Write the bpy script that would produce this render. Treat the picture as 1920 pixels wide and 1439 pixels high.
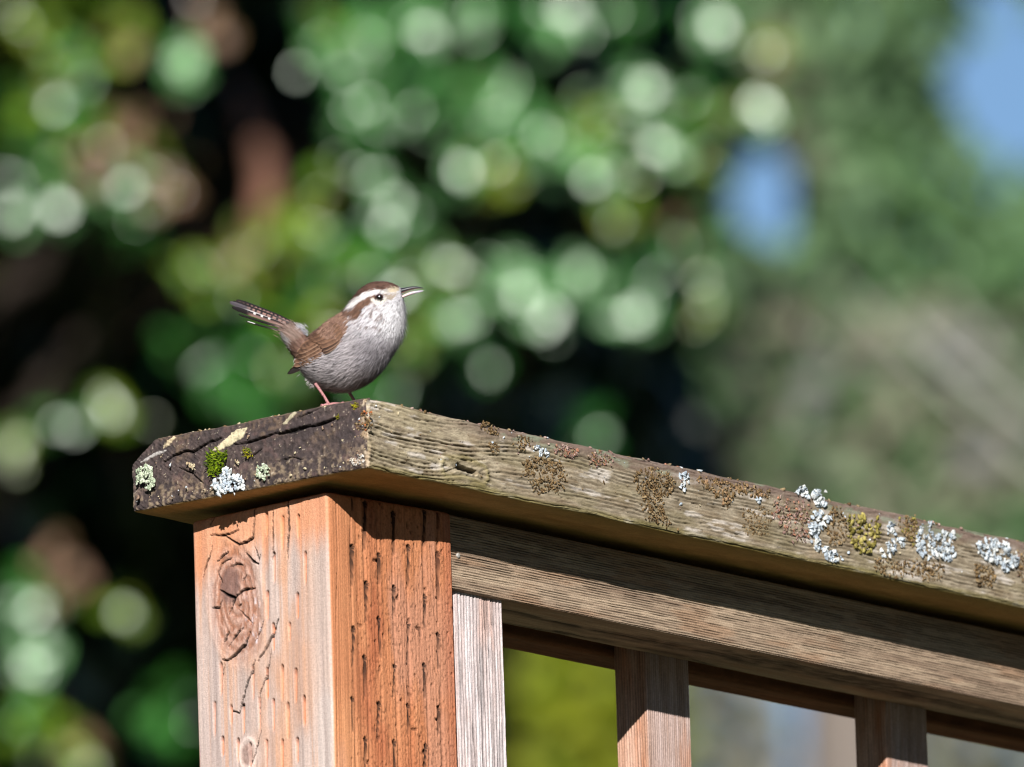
import bpy, math
import numpy as np
from mathutils import Matrix, Vector
from mathutils.bvhtree import BVHTree

for o in list(bpy.data.objects):
    bpy.data.objects.remove(o)
SC = bpy.context.scene
COL = SC.collection
rng = np.random.default_rng(7)

# ------------------------------------------------------------------ camera, sky, sun, exposure
ZO = 3.1583                                   # height of the underside of the railing cap above the ground
YAW, PITCH, ROLL = 0.661589645, 0.200947954, -0.0317613556
FPX = 31405.4767                              # focal length in pixels of a 1920 wide picture
CT = 0.03435                                  # cap thickness
F = np.array([math.cos(YAW)*math.cos(PITCH), math.sin(YAW)*math.cos(PITCH), math.sin(PITCH)])
R = np.cross(F, [0, 0, 1]); R /= np.linalg.norm(R); U = np.cross(R, F)
R, U = math.cos(ROLL)*R+math.sin(ROLL)*U, -math.sin(ROLL)*R+math.cos(ROLL)*U
POS = np.array([-6.1426956, -4.87193572, -1.55827521+ZO])
cam_data = bpy.data.cameras.new('camera')
cam = bpy.data.objects.new('camera', cam_data); COL.objects.link(cam)
cam.matrix_world = Matrix((( R[0], U[0], -F[0], POS[0]), (R[1], U[1], -F[1], POS[1]), (R[2], U[2], -F[2], POS[2]), (0, 0, 0, 1)))
cam_data.sensor_width = 36; cam_data.lens = FPX/1920*36
cam_data.clip_start = 0.5; cam_data.clip_end = 3000
cam_data.dof.use_dof = True
cam_data.dof.focus_distance = 8.12
cam_data.dof.aperture_fstop = 19.0
cam_data.dof.aperture_blades = 0
SC.camera = cam

SUN_EL, SUN_AZ = math.radians(23.98), math.radians(36.53+180)      # azimuth of the sun, from +X towards +Y
sd = np.array([math.cos(SUN_EL)*math.cos(SUN_AZ), math.cos(SUN_EL)*math.sin(SUN_AZ), math.sin(SUN_EL)])
sun_data = bpy.data.lights.new('sun', 'SUN'); sun_data.energy = 4.7; sun_data.angle = math.radians(0.5); sun_data.color = (1.0, 0.972, 0.925)
sun = bpy.data.objects.new('sun', sun_data); COL.objects.link(sun); sun.location = (-30, -25, 30)
sun.rotation_euler = Vector(sd).to_track_quat('Z', 'Y').to_euler()
W = bpy.data.worlds.new('World'); SC.world = W; W.use_nodes = True
wn = W.node_tree.nodes; sky = wn.new('ShaderNodeTexSky'); sky.sky_type = 'NISHITA'; sky.sun_disc = False
sky.sun_elevation = SUN_EL; sky.sun_rotation = math.pi/2-SUN_AZ; sky.altitude = 400; sky.air_density = 1.0; sky.dust_density = 0.1; sky.ozone_density = 4.0
W.node_tree.links.new(sky.outputs[0], wn['Background'].inputs[0]); wn['Background'].inputs[1].default_value = 0.058
SC.view_settings.view_transform = 'Standard'; SC.view_settings.look = 'None'; SC.view_settings.gamma = 1
SC.view_settings.exposure = 0.74
SC.render.engine = 'CYCLES'
SC.cycles.use_denoising = True
SC.cycles.max_bounces = 7
SC.cycles.filter_width = 1.1

# ------------------------------------------------------------------ helpers
def ray(px, py):
    px = np.asarray(px, float)[..., None]; py = np.asarray(py, float)[..., None]
    return F+R*(px-960)/FPX-U*(py-719.5)/FPX
def at_depth(px, py, depth):                   # point at a distance in front of the camera's position
    return POS+ray(px, py)*np.asarray(depth, float)[..., None]
def on_plane(px, py, axis, val):
    d = ray(px, py); t = (val-POS[axis])/d[..., axis]
    return POS+d*t[..., None]
def lin(r, g=None, b=None, k=1.0):
    if g is None: r, g, b = r
    c = np.array([r, g, b], float)/255
    return np.where(c <= .04045, c/12.92, ((c+.055)/1.055)**2.4)*k
def hsh(ix, iy, iz, seed):
    M = np.uint32
    with np.errstate(over='ignore'):
        h = ix.astype(np.int64).astype(M)*M(374761393)+iy.astype(np.int64).astype(M)*M(668265263)+iz.astype(np.int64).astype(M)*M(2246822519)+M((seed*3266489917) & 0xffffffff)
        h = (h ^ (h >> M(13)))*M(1274126177); h = (h ^ (h >> M(16)))*M(2654435769); h ^= h >> M(15)
    return h.astype(np.float64)/4294967295.0
def noise(P, seed=0):                          # value noise, 0..1
    P = np.asarray(P, float); i = np.floor(P); f = P-i; f = f*f*f*(f*(f*6-15)+10); ix, iy, iz = i.T
    r = 0
    for a in (0, 1):
        wx = f[:, 0] if a else 1-f[:, 0]
        for b in (0, 1):
            wy = f[:, 1] if b else 1-f[:, 1]
            for c in (0, 1):
                wz = f[:, 2] if c else 1-f[:, 2]
                r = r+wx*wy*wz*hsh(ix+a, iy+b, iz+c, seed)
    return r
def fbm(P, seed=0, oct=4):
    s = 0; a = .5; t = 0; P = np.array(P, float)
    for k in range(oct):
        s = s+a*noise(P, seed+k*17); t += a; a *= .55; P = P*2.03+11.3
    return s/t
def sstep(a, b, x):
    t = np.clip((x-a)/(b-a), 0, 1); return t*t*(3-2*t)
def mix(a, b, t):
    t = np.asarray(t)[..., None]; return np.asarray(a)*(1-t)+np.asarray(b)*t
def polydist(q, pts):                          # distance of 2-D points to a polyline, with the place along it 0..1
    best = np.full(len(q), 1e9); par = np.zeros(len(q)); pts = np.asarray(pts, float)
    L = np.linalg.norm(np.diff(pts, axis=0), axis=1); cum = np.concatenate([[0], np.cumsum(L)])
    for k in range(len(pts)-1):
        a, b = pts[k], pts[k+1]; ab = b-a; t = np.clip(((q-a)@ab)/max(ab@ab, 1e-12), 0, 1)
        d = np.linalg.norm(q-a-t[:, None]*ab, axis=1); m = d < best
        best = np.where(m, d, best); par = np.where(m, (cum[k]+t*L[k])/cum[-1], par)
    return best, par
def inpoly(q, poly):
    poly = np.asarray(poly, float); r = np.zeros(len(q), bool); j = len(poly)-1
    for i in range(len(poly)):
        xi, yi = poly[i]; xj, yj = poly[j]
        c = ((yi > q[:, 1]) != (yj > q[:, 1])) & (q[:, 0] < (xj-xi)*(q[:, 1]-yi)/(yj-yi+1e-12)+xi)
        r ^= c; j = i
    return r
def new_mesh(name, V, faces, col=None, smooth=True):
    """faces: (n,3) or (n,4) int array, or a list of such arrays"""
    me = bpy.data.meshes.new(name)
    V = np.asarray(V, np.float32)
    fl = faces if isinstance(faces, list) else [faces]
    fl = [np.asarray(f, np.int32) for f in fl if len(f)]
    me.vertices.add(len(V)); me.vertices.foreach_set('co', V.ravel())
    nl = sum(f.size for f in fl); npoly = sum(len(f) for f in fl)
    me.loops.add(nl); me.loops.foreach_set('vertex_index', np.concatenate([f.ravel() for f in fl]))
    me.polygons.add(npoly)
    tot = np.concatenate([np.full(len(f), f.shape[1], np.int32) for f in fl])
    me.polygons.foreach_set('loop_start', np.concatenate([[0], np.cumsum(tot)[:-1]]).astype(np.int32))
    me.update(calc_edges=True); me.validate()
    me.polygons.foreach_set('use_smooth', np.full(len(me.polygons), smooth, bool))
    if col is not None:
        at = me.color_attributes.new('Col', 'FLOAT_COLOR', 'POINT')
        c = np.ones((len(V), 4), np.float32); c[:, :3] = np.clip(col, 0, 1); at.data.foreach_set('color', c.ravel())
    return me
def origin_of(o):
    p = np.array(o.location, float)
    while o.parent: o = o.parent; p = p+np.array(o.location, float)
    return p
def obj(name, V, faces, mat, parent=None, col=None, smooth=True, origin=None):
    V = np.asarray(V, float)
    base = origin_of(parent) if parent is not None else np.zeros(3)
    org = np.asarray(origin, float) if origin is not None else (base if parent is not None else np.array([V[:, 0].mean(), V[:, 1].mean(), V[:, 2].min()]))
    me = new_mesh(name, V-org, faces, col, smooth); me.materials.append(mat)
    o = bpy.data.objects.new(name, me); COL.objects.link(o); o.location = org-base
    if parent is not None: o.parent = parent
    return o
def empty(name, loc):
    o = bpy.data.objects.new(name, None); COL.objects.link(o); o.location = loc; o.empty_display_size = .05; return o
def tag(o, label=None, cat=None, group=None, kind=None):
    if label: o['label'] = label
    if cat: o['category'] = cat
    if group: o['group'] = group
    if kind: o['kind'] = kind
    return o
def tube(pts, rad, n=10, cap=True, wob=0, seed=0):
    pts = np.asarray(pts, float); rad = np.broadcast_to(np.asarray(rad, float), (len(pts),)).copy()
    T = np.gradient(pts, axis=0); T /= np.linalg.norm(T, axis=1)[:, None]+1e-12
    ref = np.array([0, 0, 1.]) if abs(T[0, 2]) < .9 else np.array([1., 0, 0])
    V = []; a = np.linspace(0, 2*math.pi, n, endpoint=False); u = np.cross(T[0], ref); u /= np.linalg.norm(u)
    g = np.random.default_rng(seed)
    for k in range(len(pts)):
        u = u-T[k]*(u@T[k]); u /= np.linalg.norm(u); v = np.cross(T[k], u)
        rr = rad[k]*(1+wob*g.normal(size=n))
        V.append(pts[k]+rr[:, None]*(np.cos(a)[:, None]*u+np.sin(a)[:, None]*v))
    V = np.concatenate(V); m = len(pts)
    i, j = np.meshgrid(np.arange(m-1), np.arange(n), indexing='ij'); j2 = (j+1) % n
    Q = np.stack([i*n+j, i*n+j2, (i+1)*n+j2, (i+1)*n+j], -1).reshape(-1, 4)
    fl = [Q]
    if cap:
        c0, c1 = len(V), len(V)+1; V = np.vstack([V, pts[0], pts[-1]]); jj = np.arange(n); jn = (jj+1) % n
        fl.append(np.vstack([np.stack([np.full(n, c0), jn, jj], 1), np.stack([np.full(n, c1), (m-1)*n+jj, (m-1)*n+jn], 1)]))
    return V, fl
def join(parts):                               # [(V, faces or list, col)] -> V, [tris, quads], col
    Vs, T3, T4, C = [], [], [], []; n = 0
    for V, fl, c in parts:
        for f in (fl if isinstance(fl, list) else [fl]):
            f = np.asarray(f)
            if len(f): (T3 if f.shape[1] == 3 else T4).append(f+n)
        Vs.append(V); n += len(V); C.append(np.broadcast_to(c, (len(V), 3)))
    out = []
    if T3: out.append(np.concatenate(T3))
    if T4: out.append(np.concatenate(T4))
    return np.concatenate(Vs), out, np.concatenate(C)
def catmull(P, n):                             # resample rows of P to n
    P = np.asarray(P, float); m = len(P); t = np.linspace(0, m-1, n); i = np.clip(t.astype(int), 0, m-2); f = (t-i)[:, None]
    sh = P.reshape(m, -1); p0 = sh[np.clip(i-1, 0, m-1)]; p1 = sh[i]; p2 = sh[i+1]; p3 = sh[np.clip(i+2, 0, m-1)]
    r = .5*((2*p1)+(-p0+p2)*f+(2*p0-5*p1+4*p2-p3)*f**2+(-p0+3*p1-3*p2+p3)*f**3)
    return r.reshape((n,)+P.shape[1:])

# ------------------------------------------------------------------ materials
def mat_attr(name, rough=.8, spec=.3, noise_scale=None, noise_amt=.2, bump=0., bump_scale=800., transl=0., coat=0., stretch=(1, 1, 1), sheen=0.):
    m = bpy.data.materials.new(name); m.use_nodes = True; nt = m.node_tree; N = nt.nodes; L = nt.links
    b = N['Principled BSDF']; b.inputs['Roughness'].default_value = rough; b.inputs['Specular IOR Level'].default_value = spec
    b.inputs['Coat Weight'].default_value = coat; b.inputs['Sheen Weight'].default_value = sheen
    a = N.new('ShaderNodeAttribute'); a.attribute_name = 'Col'; out = a.outputs['Color']
    if noise_scale:
        tc = N.new('ShaderNodeTexCoord'); mp = N.new('ShaderNodeMapping'); mp.inputs['Scale'].default_value = stretch
        L.new(tc.outputs['Object'], mp.inputs['Vector'])
        t = N.new('ShaderNodeTexNoise'); t.inputs['Scale'].default_value = noise_scale; t.inputs['Detail'].default_value = 6; t.inputs['Roughness'].default_value = .65
        L.new(mp.outputs[0], t.inputs['Vector'])
        mr = N.new('ShaderNodeMapRange'); mr.inputs['To Min'].default_value = 1-noise_amt*1.6; mr.inputs['To Max'].default_value = 1+noise_amt*1.6
        mr.inputs['From Min'].default_value = .25; mr.inputs['From Max'].default_value = .75; mr.clamp = True
        L.new(t.outputs['Fac'], mr.inputs['Value'])
        mx = N.new('ShaderNodeVectorMath'); mx.operation = 'SCALE'; L.new(out, mx.inputs[0]); L.new(mr.outputs[0], mx.inputs['Scale']); out = mx.outputs[0]
        if bump:
            bp = N.new('ShaderNodeBump'); bp.inputs['Strength'].default_value = bump; bp.inputs['Distance'].default_value = .0006
            t2 = N.new('ShaderNodeTexNoise'); t2.inputs['Scale'].default_value = bump_scale; t2.inputs['Detail'].default_value = 5; L.new(mp.outputs[0], t2.inputs['Vector'])
            L.new(t2.outputs['Fac'], bp.inputs['Height']); L.new(bp.outputs[0], b.inputs['Normal'])
    L.new(out, b.inputs['Base Color'])
    if transl:
        tr = N.new('ShaderNodeBsdfTranslucent'); L.new(out, tr.inputs['Color']); ms = N.new('ShaderNodeMixShader'); ms.inputs[0].default_value = transl
        L.new(b.outputs[0], ms.inputs[1]); L.new(tr.outputs[0], ms.inputs[2]); L.new(ms.outputs[0], N['Material Output'].inputs['Surface'])
    return m
M_WOOD = mat_attr('weathered_wood', .82, .25, 900, .14, .5, 1500)
M_LICHEN = mat_attr('lichen', .9, .15, 1500, .15, .4, 2500)
M_MOSS = mat_attr('moss', .8, .2, transl=.25)
M_FEATHER = mat_attr('feather', .75, .2, 2500, .12, transl=.12)
M_EYE = mat_attr('eye', .2, .8, coat=1.); M_EYE.node_tree.nodes['Principled BSDF'].inputs['Coat Roughness'].default_value = .16
M_BEAK = mat_attr('beak', .32, .5)
M_LEG = mat_attr('leg_skin', .5, .4, 2500, .2, .5, 3000)
M_GLOSSLEAF = mat_attr('glossy_leaf', .28, .52, transl=.2)
M_LEAF = mat_attr('matt_leaf', .6, .3, transl=.3)
M_BARK = mat_attr('bark', .85, .2, 40, .3, .6, 80)

# ------------------------------------------------------------------ ground
def ground():
    m = bpy.data.materials.new('dry_grass_ground'); m.use_nodes = True; nt = m.node_tree; N = nt.nodes; L = nt.links; b = N['Principled BSDF']
    t = N.new('ShaderNodeTexNoise'); t.inputs['Scale'].default_value = .6; t.inputs['Detail'].default_value = 8
    tc = N.new('ShaderNodeTexCoord'); L.new(tc.outputs['Object'], t.inputs['Vector'])
    cr = N.new('ShaderNodeValToRGB'); cr.color_ramp.elements[0].color = (.022, .04, .012, 1); cr.color_ramp.elements[1].color = (.085, .08, .04, 1)
    cr.color_ramp.elements[0].position = .35; cr.color_ramp.elements[1].position = .68
    L.new(t.outputs['Fac'], cr.inputs[0]); L.new(cr.outputs[0], b.inputs['Base Color']); b.inputs['Roughness'].default_value = .95
    n = 60; g = np.linspace(-1, 1, n); g = np.sign(g)*np.abs(g)**2.2*1500
    X, Y = np.meshgrid(g, g, indexing='ij'); P = np.stack([X.ravel(), Y.ravel(), np.zeros(n*n)], 1)
    far = np.hypot(P[:, 0], P[:, 1]); P[:, 2] = (fbm(P/25., 3)-.5)*sstep(15, 120, far)*4
    i, j = np.meshgrid(np.arange(n-1), np.arange(n-1), indexing='ij'); k = i*n+j
    Q = np.stack([k, k+n, k+n+1, k+1], -1).reshape(-1, 4)
    o = obj('ground', P, Q, m, origin=(0, 0, 0)); tag(o, 'grassy ground below the railing', kind='structure')
ground()

# ------------------------------------------------------------------ boards
def box_grid(lo, hi, axes, r, stride):
    """box skin: welded grids on six faces with rounded edges. axes: sample arrays per axis; stride: {(axis, side): (sa, sb)}"""
    lo = np.asarray(lo, float); hi = np.asarray(hi, float); Vs = []; Qs = []; n = 0
    for ax in range(3):
        b, c = [k for k in range(3) if k != ax]
        for side in (0, 1):
            sa, sb = stride.get((ax, side), (1, 1))
            def pick(a, s):
                idx = np.arange(0, len(a), s)
                if idx[-1] != len(a)-1: idx = np.append(idx, len(a)-1)
                return a[idx]
            A = pick(axes[b], sa); B = pick(axes[c], sb); X, Y = np.meshgrid(A, B, indexing='ij')
            P = np.zeros(X.shape+(3,)); P[..., ax] = (lo, hi)[side][ax]; P[..., b] = X; P[..., c] = Y
            na, nb = X.shape; i, j = np.meshgrid(np.arange(na-1), np.arange(nb-1), indexing='ij'); k = i*nb+j+n
            q = np.stack([k, k+nb, k+nb+1, k+1], -1).reshape(-1, 4)
            if (side == 0) == (ax != 1): q = q[:, ::-1]
            Vs.append(P.reshape(-1, 3)); Qs.append(q); n += na*nb
    V = np.concatenate(Vs); Q = np.concatenate(Qs)
    key = np.round(V*1e6).astype(np.int64); _, first, inv = np.unique(key, axis=0, return_index=True, return_inverse=True); inv = inv.ravel()
    V = V[first]; Q = inv[Q]
    inner = np.clip(V, lo+r, hi-r); d = V-inner; nn = d/np.maximum(np.linalg.norm(d, axis=1), 1e-12)[:, None]
    return inner+nn*r, nn, Q
def samples(*segs):                            # (start, end, step) ...
    out = [np.array([segs[0][0]])]
    for a, b, s in segs:
        k = max(1, int(round(abs(b-a)/s))); out.append(np.linspace(a, b, k+1)[1:])
    return np.concatenate(out)
def edge_dense(a, b, step, r):                 # extra samples at the rounded edges
    s = samples((a, b, step)); e = np.array([r*.3, r*.65]); return np.unique(np.round(np.concatenate([s, a+e, b-e]), 7))

def ring_lines(t, scale, seed, sharp=3.):      # growth-ring lines, 0 at the line, 1 between
    k = t/scale; i = np.floor(k); f = k-i
    z = np.zeros_like(i); w = hsh(i, z, z, seed)
    return np.abs(np.sin(np.pi*f))**(1/sharp), w

# ---- the railing: one thing, its boards are parts
PHI = 0.096367845; PO = np.array([0.0134768733, 0.0358212432, -0.0045])
EX = np.array([math.cos(PHI), -math.sin(PHI), 0]); EY = np.array([math.sin(PHI), math.cos(PHI), 0]); DN = np.array([-0.01497, -0.01011, -1.])
SX, SY = .0860405, .0920607
POST_H = ZO-.0045
railing = empty('deck_railing', (PO[0], PO[1], 0))
tag(railing, 'weathered wooden railing with orange corner post, lichen-spotted cap and balusters', 'railing')

def post_local(px, py, face):                  # picture point on a post face -> (lateral, down) in metres
    px = np.asarray(px, float); py = np.asarray(py, float)
    O = PO+[0, 0, ZO]; n = np.cross(EY, DN) if face == 'L' else np.cross(EX, DN)
    d = ray(px, py); t = ((O-POS)@n)/(d@n); P = POS+d*t[..., None]-O
    e = EY if face == 'L' else EX
    c = -P[..., 2]; q = P-c[..., None]*DN
    return np.stack([q@e, c], -1)
def c5(pts): pts = np.asarray(pts, float); return post_local(340+pts[:, 0]/2.772, 920+pts[:, 1]/2.772, 'L')
def c6(pts): pts = np.asarray(pts, float); return post_local(600+pts[:, 0]/2.774, 920+pts[:, 1]/2.774, 'R')

def build_post():
    zs = np.unique(np.round(np.concatenate([samples((0, .15, .00045), (.15, .3, .004), (.3, POST_H, .06)), [.0007, .0014]]), 7))
    xs = edge_dense(0, SX, .00036, .002); ys = edge_dense(0, SY, .00036, .002)
    V, N, Q = box_grid((0, 0, 0), (SX, SY, POST_H), (xs, ys, zs), .0022, {(0, 1): (6, 4), (1, 1): (6, 4), (2, 0): (6, 6), (2, 1): (8, 8)})
    x, y, z = V.T
    left = N[:, 0] < -.7; right = (N[:, 1] < -.7)
    D = np.zeros(len(V)); C = np.zeros((len(V), 3))
    S = np.stack([x*90, y*90, z*5], 1)
    # base colours: weathered pink-grey on the sun side, fresher orange on the other
    g1 = fbm(np.stack([x*260, y*260, z*9], 1), 5); g2 = fbm(np.stack([x*900, y*900, z*22], 1), 9); big = fbm(np.stack([x*40, y*40, z*14], 1), 21)
    pale = mix(lin(176, 150, 138), lin(192, 174, 166), g1); pale = mix(pale, lin(188, 142, 114), sstep(.55, .75, big)*.75); pale = mix(pale, lin(166, 150, 146), sstep(.5, .3, big)*.5); pale = mix(pale, lin(188, 176, 170), sstep(.022, .006, y)*.6)
    orange = mix(lin(170, 104, 68), lin(192, 130, 92), g1); orange = mix(orange, lin(156, 86, 56), sstep(.5, .75, big)*.7); orange = mix(orange, lin(176, 130, 110), sstep(.45, .25, big)*.5)
    wL = sstep(-.5, -.8, N[:, 0]+0*x)
    stk = fbm(np.stack([x*230, y*230, z*5], 1), 6); pale = mix(pale, lin(196, 148, 118), sstep(.52, .68, stk)*.6); pale = mix(pale, lin(150, 132, 126), sstep(.46, .32, stk)*.4)
    C = mix(orange, pale, wL)
    # the top of the weathered face stays orange where the cap shelters it
    top = sstep(.030, .010, z+.02*(g1-.5)-y*.10)
    C = mix(C, mix(lin(196, 124, 84), lin(208, 148, 108), g1), wL*top*.8)
    C *= (0.86+.28*g2)[:, None]
    D += (g1-.5)*.0005+(g2-.5)*.00016+(big-.5)*.0006
    # vertical growth-ring stripes
    for m_, coord, sc, sd_ in ((left, y, .0071, 3), (right, x, .0061, 4)):
        warp = coord+.0045*(fbm(np.stack([coord*130, 0*z, 0*z], 1), 33+sd_)-.5)*2+.0012*(fbm(np.stack([coord*60, z*9, 0*z], 1), 31+sd_)-.5)*2
        rl, w = ring_lines(warp, sc, sd_, 6); k = m_*(1-rl)
        k = k*(.25+.75*w)*np.where(m_ & left, .55, 1.); D -= k*.0006; C *= (1-.45*k)[:, None]
    fine, w = ring_lines(x*1.+.0008*(g1-.5)*3, .0019, 8, 3); k = right*(1-fine); D -= k*.00022; C *= (1-.18*k)[:, None]
    # gritty surface of the right-hand face
    grit = noise(np.stack([x*1100, y*1100, z*700], 1), 77); rough = right*sstep(.010, .026, x); k = rough*sstep(.62, .9, grit); D -= k*.0003; C *= (1-.3*k)[:, None]
    pits = noise(np.stack([x*420, y*420, z*300], 1), 78); k = rough*sstep(.885, .95, pits); D -= k*.0011; C *= (1-.6*k)[:, None]
    C = mix(C, lin(196, 142, 100)*(.9+.2*g2)[:, None], (right*1.-rough).clip(0, 1)*.35)
    # incised slits, staggered columns
    gs = np.random.default_rng(11)
    qL = np.stack([y, z], 1); qR = np.stack([x, z], 1)
    slitsL = []
    for k, cx in enumerate([168, 208, 250, 290, 330, 365, 402, 440, 480, 520, 560, 600, 640]):
        t0 = [330, 525][k % 2 == 1]-390*2
        for r_ in range(8):
            ty = t0+390*r_+gs.normal(0, 10)
            if ty < 60 or ty > 2200: continue
            if 110 < cx < 410 and 150 < ty+80 < 940: continue      # the knot
            if gs.random() < .07: continue
            slitsL.append((cx+gs.normal(0, 5), ty+gs.normal(0, 12), gs.uniform(90, 190)))
    for cx, ty, ln in slitsL:
        a, b = c5([(cx, ty), (cx+3, ty+ln)])
        sel = np.where(left & (np.abs(y-a[0]) < .004) & (z > a[1]-.003) & (z < b[1]+.003))[0]
        if not len(sel): continue
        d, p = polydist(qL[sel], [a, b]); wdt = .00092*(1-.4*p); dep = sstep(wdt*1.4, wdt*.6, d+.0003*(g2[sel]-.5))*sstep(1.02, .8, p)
        st_ = gs.uniform(.45, 1.); dep = dep*st_; D[sel] -= dep*.0021*(1-.6*p); C[sel] = mix(C[sel], mix(lin(200, 104, 52), lin(186, 120, 84), np.array(gs.random())), dep*.9); C[sel] *= (1-.7*dep*sstep(.2, .02, p))[:, None]  # orange cut wood; the dark slit top is shade put into the colour
    for cx in (172, 240, 312, 390, 462, 550, 620):   # fluting along the columns
        xa = c6([(cx, 700)])[0][0]; k = right*np.exp(-((x-xa+.0004*(g1-.5))/.0007)**2); k = k*sstep(.35, .6, fbm(np.stack([x*40, 0*x, z*28], 1), 38)); D -= k*.0007; C *= (1-.25*k)[:, None]
    cols = [(172, 290), (240, 85), (312, 300), (390, 110), (462, 305), (550, 130), (620, 325)]
    for cx, t0 in cols:
        for r_ in range(-1, 5):
            ty = t0+395*r_+gs.normal(0, 18); ln = 215+gs.uniform(-70, 50)
            a, b = c6([(cx+gs.normal(0, 4)-3, ty), (cx+gs.normal(0, 4)-4, ty+ln)])
            sel = np.where(right & (np.abs(x-(a[0]+b[0])/2) < .005) & (z > a[1]-.004) & (z < b[1]+.004))[0]
            if not len(sel): continue
            d, p = polydist(qR[sel], [a, b]); wdt = .00055+.00045*sstep(.14, .0, p)*(p > .005); dep = sstep(wdt*1.3, wdt*.7, d+.0003*(g2[sel]-.5))*sstep(1.02, .9, p); slit_shade = sstep(wdt*1.9, wdt*1.2, d+.0003*(g2[sel]-.5))*sstep(1.02, .9, p)
            D[sel] -= dep*.0030*(1-.25*p); C[sel] *= (1-.9*slit_shade*(1-.35*sstep(.3, 1., p)))[:, None]  # shade inside the slit painted dark, wider than the cut itself
            lip = sstep(.0030, .0004, np.abs(qR[sel][:, 0]-a[0]-.0014))*sstep(-.02, .08, p)*sstep(.5, .1, p); D[sel] += lip*.0004
    # knot on the left face
    kc = c5([(285, 575)])[0]; kx = c5([(425, 575)])[0]; kz = c5([(285, 905)])[0]
    u = (y-kc[0])/abs(kx[0]-kc[0]); v = (z-kc[1])/abs(kz[1]-kc[1]); ur = u+.18*v; ang = np.arctan2(v, ur)
    rr = np.sqrt(ur**2+v**2)*(1+.22*(fbm(np.stack([np.cos(ang)*1.2, np.sin(ang)*1.2, 0*v], 1), 41)-.5))
    ins = left*sstep(1.15, .7, rr+.25*(fbm(np.stack([y*300, z*160, 0*z], 1), 57)-.5))
    kc2 = c5([(250, 490)])[0]; u2 = (y-kc2[0])/.0075; v2 = (z-kc2[1])/.010; r2 = np.sqrt(u2**2+v2**2)
    kn = fbm(np.stack([y*420, z*260, 0*z], 1), 55); kf = fbm(np.stack([y*1600, z*900, 0*z], 1), 56)
    rings = .5+.5*np.sin(rr*34+5*kn)
    kcol = mix(lin(140, 96, 76), lin(188, 150, 134), sstep(.2, .75, kn*.6+rings*.3)); kcol = mix(kcol, lin(150, 92, 62), sstep(.55, .7, kf)*.5)
    kcol = mix(kcol, lin(108, 80, 74), sstep(1.1, .7, r2)*.9)
    kcol = mix(kcol, lin(206, 196, 204), sstep(.55, .8, kn)*sstep(-.15, -.5, u)*sstep(-.2, .3, v)*.9)
    C = mix(C, kcol*(.8+.4*kf)[:, None], ins*.92)
    D += ins*((rings-.5)*.0002+(kn-.5)*.0006+(kf-.5)*.0003-.0003)
    rim = left*np.exp(-((rr-1.06)/.11)**2); D += rim*.0003*(.4+kn); C = mix(C, lin(206, 158, 132), rim*.2)
    # small knot
    k2 = c5([(345, 1370)])[0]; u = (y-k2[0])/.0042; v = (z-k2[1])/.0058; r3 = np.sqrt(u*u+v*v)*(1+.25*(kn-.5))
    i3 = left*sstep(1.05, .75, r3); C = mix(C, mix(lin(120, 92, 82), lin(176, 150, 140), kf), i3*.9); D += i3*(kn-.5)*.0011; h = left*np.exp(-((r3-1.35)/.25)**2); C = mix(C, lin(222, 200, 190), h*.55); D += h*.0004
    # cracks
    cr = [([(215, 795), (245, 735)], 1.3), ([(215, 880), (240, 885), (290, 842), (330, 800), (355, 738)], 1.5), ([(400, 885), (440, 820), (480, 740), (505, 670)], 1.4),
          ([(260, 1145), (300, 1155), (320, 1080), (345, 1000), (385, 880)], 1.1), ([(248, 640), (262, 600), (275, 558), (240, 543), (200, 520)], 1.3), ([(275, 555), (330, 515), (382, 508)], 1.2),
          ([(112, 455), (125, 400), (155, 325), (160, 290)], .9), ([(232, 240), (300, 282), (340, 270), (370, 245), (378, 160), (380, 60)], 1.1), ([(150, 232), (230, 232), (300, 205)], .9),
          ([(185, 368), (212, 340), (242, 320)], .9), ([(470, 830), (440, 960), (410, 1060), (405, 1160)], .8), ([(555, 20), (558, 200), (553, 350)], 1.3), ([(475, 80), (478, 250), (474, 360)], .8),
          ([(385, 780), (415, 720), (430, 670)], .9), ([(243, 812), (285, 750), (320, 712)], .8), ([(160, 610), (195, 608), (207, 570)], 1.0), ([(318, 470), (335, 440)], .8), ([(250, 395), (285, 382), (318, 388)], .8),
          ([(300, 620), (340, 660), (370, 690)], .5), ([(272, 760), (300, 720)], .7), ([(360, 1440), (400, 1320), (415, 1250)], .8), ([(225, 905), (205, 1000)], .7), ([(290, 600), (312, 590)], .7),
          ([(210, 480), (190, 430), (205, 380), (260, 350)], .8), ([(340, 330), (375, 370), (400, 380)], 1.1), ([(385, 300), (405, 360), (410, 330)], .7), ([(130, 40), (180, 120), (150, 180)], .7)]
    wob = .0011*(fbm(np.stack([y*500, z*500, 0*z], 1), 91)-.5)
    for pts, wd in cr:
        L_ = c5(pts); lo = L_.min(0)-.003; hi = L_.max(0)+.003
        sel = np.where(left & (y > lo[0]) & (y < hi[0]) & (z > lo[1]) & (z < hi[1]))[0]
        if not len(sel): continue
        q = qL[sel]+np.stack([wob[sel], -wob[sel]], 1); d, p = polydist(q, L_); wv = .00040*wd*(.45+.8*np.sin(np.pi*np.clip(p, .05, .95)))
        dep = sstep(wv*1.3, wv*.5, d); D[sel] -= dep*.0022*min(wd, 1.2); C[sel] *= (1-.92*sstep(wv*1.7, wv*.9, d))[:, None]  # crack colour darkened beyond its depth, painting in the shade
    crR = [([(85, 60), (92, 330), (85, 700), (95, 1440)], .5), ([(160, 120), (165, 500), (172, 900), (168, 1440)], .55), ([(385, 40), (380, 400), (382, 760)], .6), ([(610, 80), (618, 560)], .7)]
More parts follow.
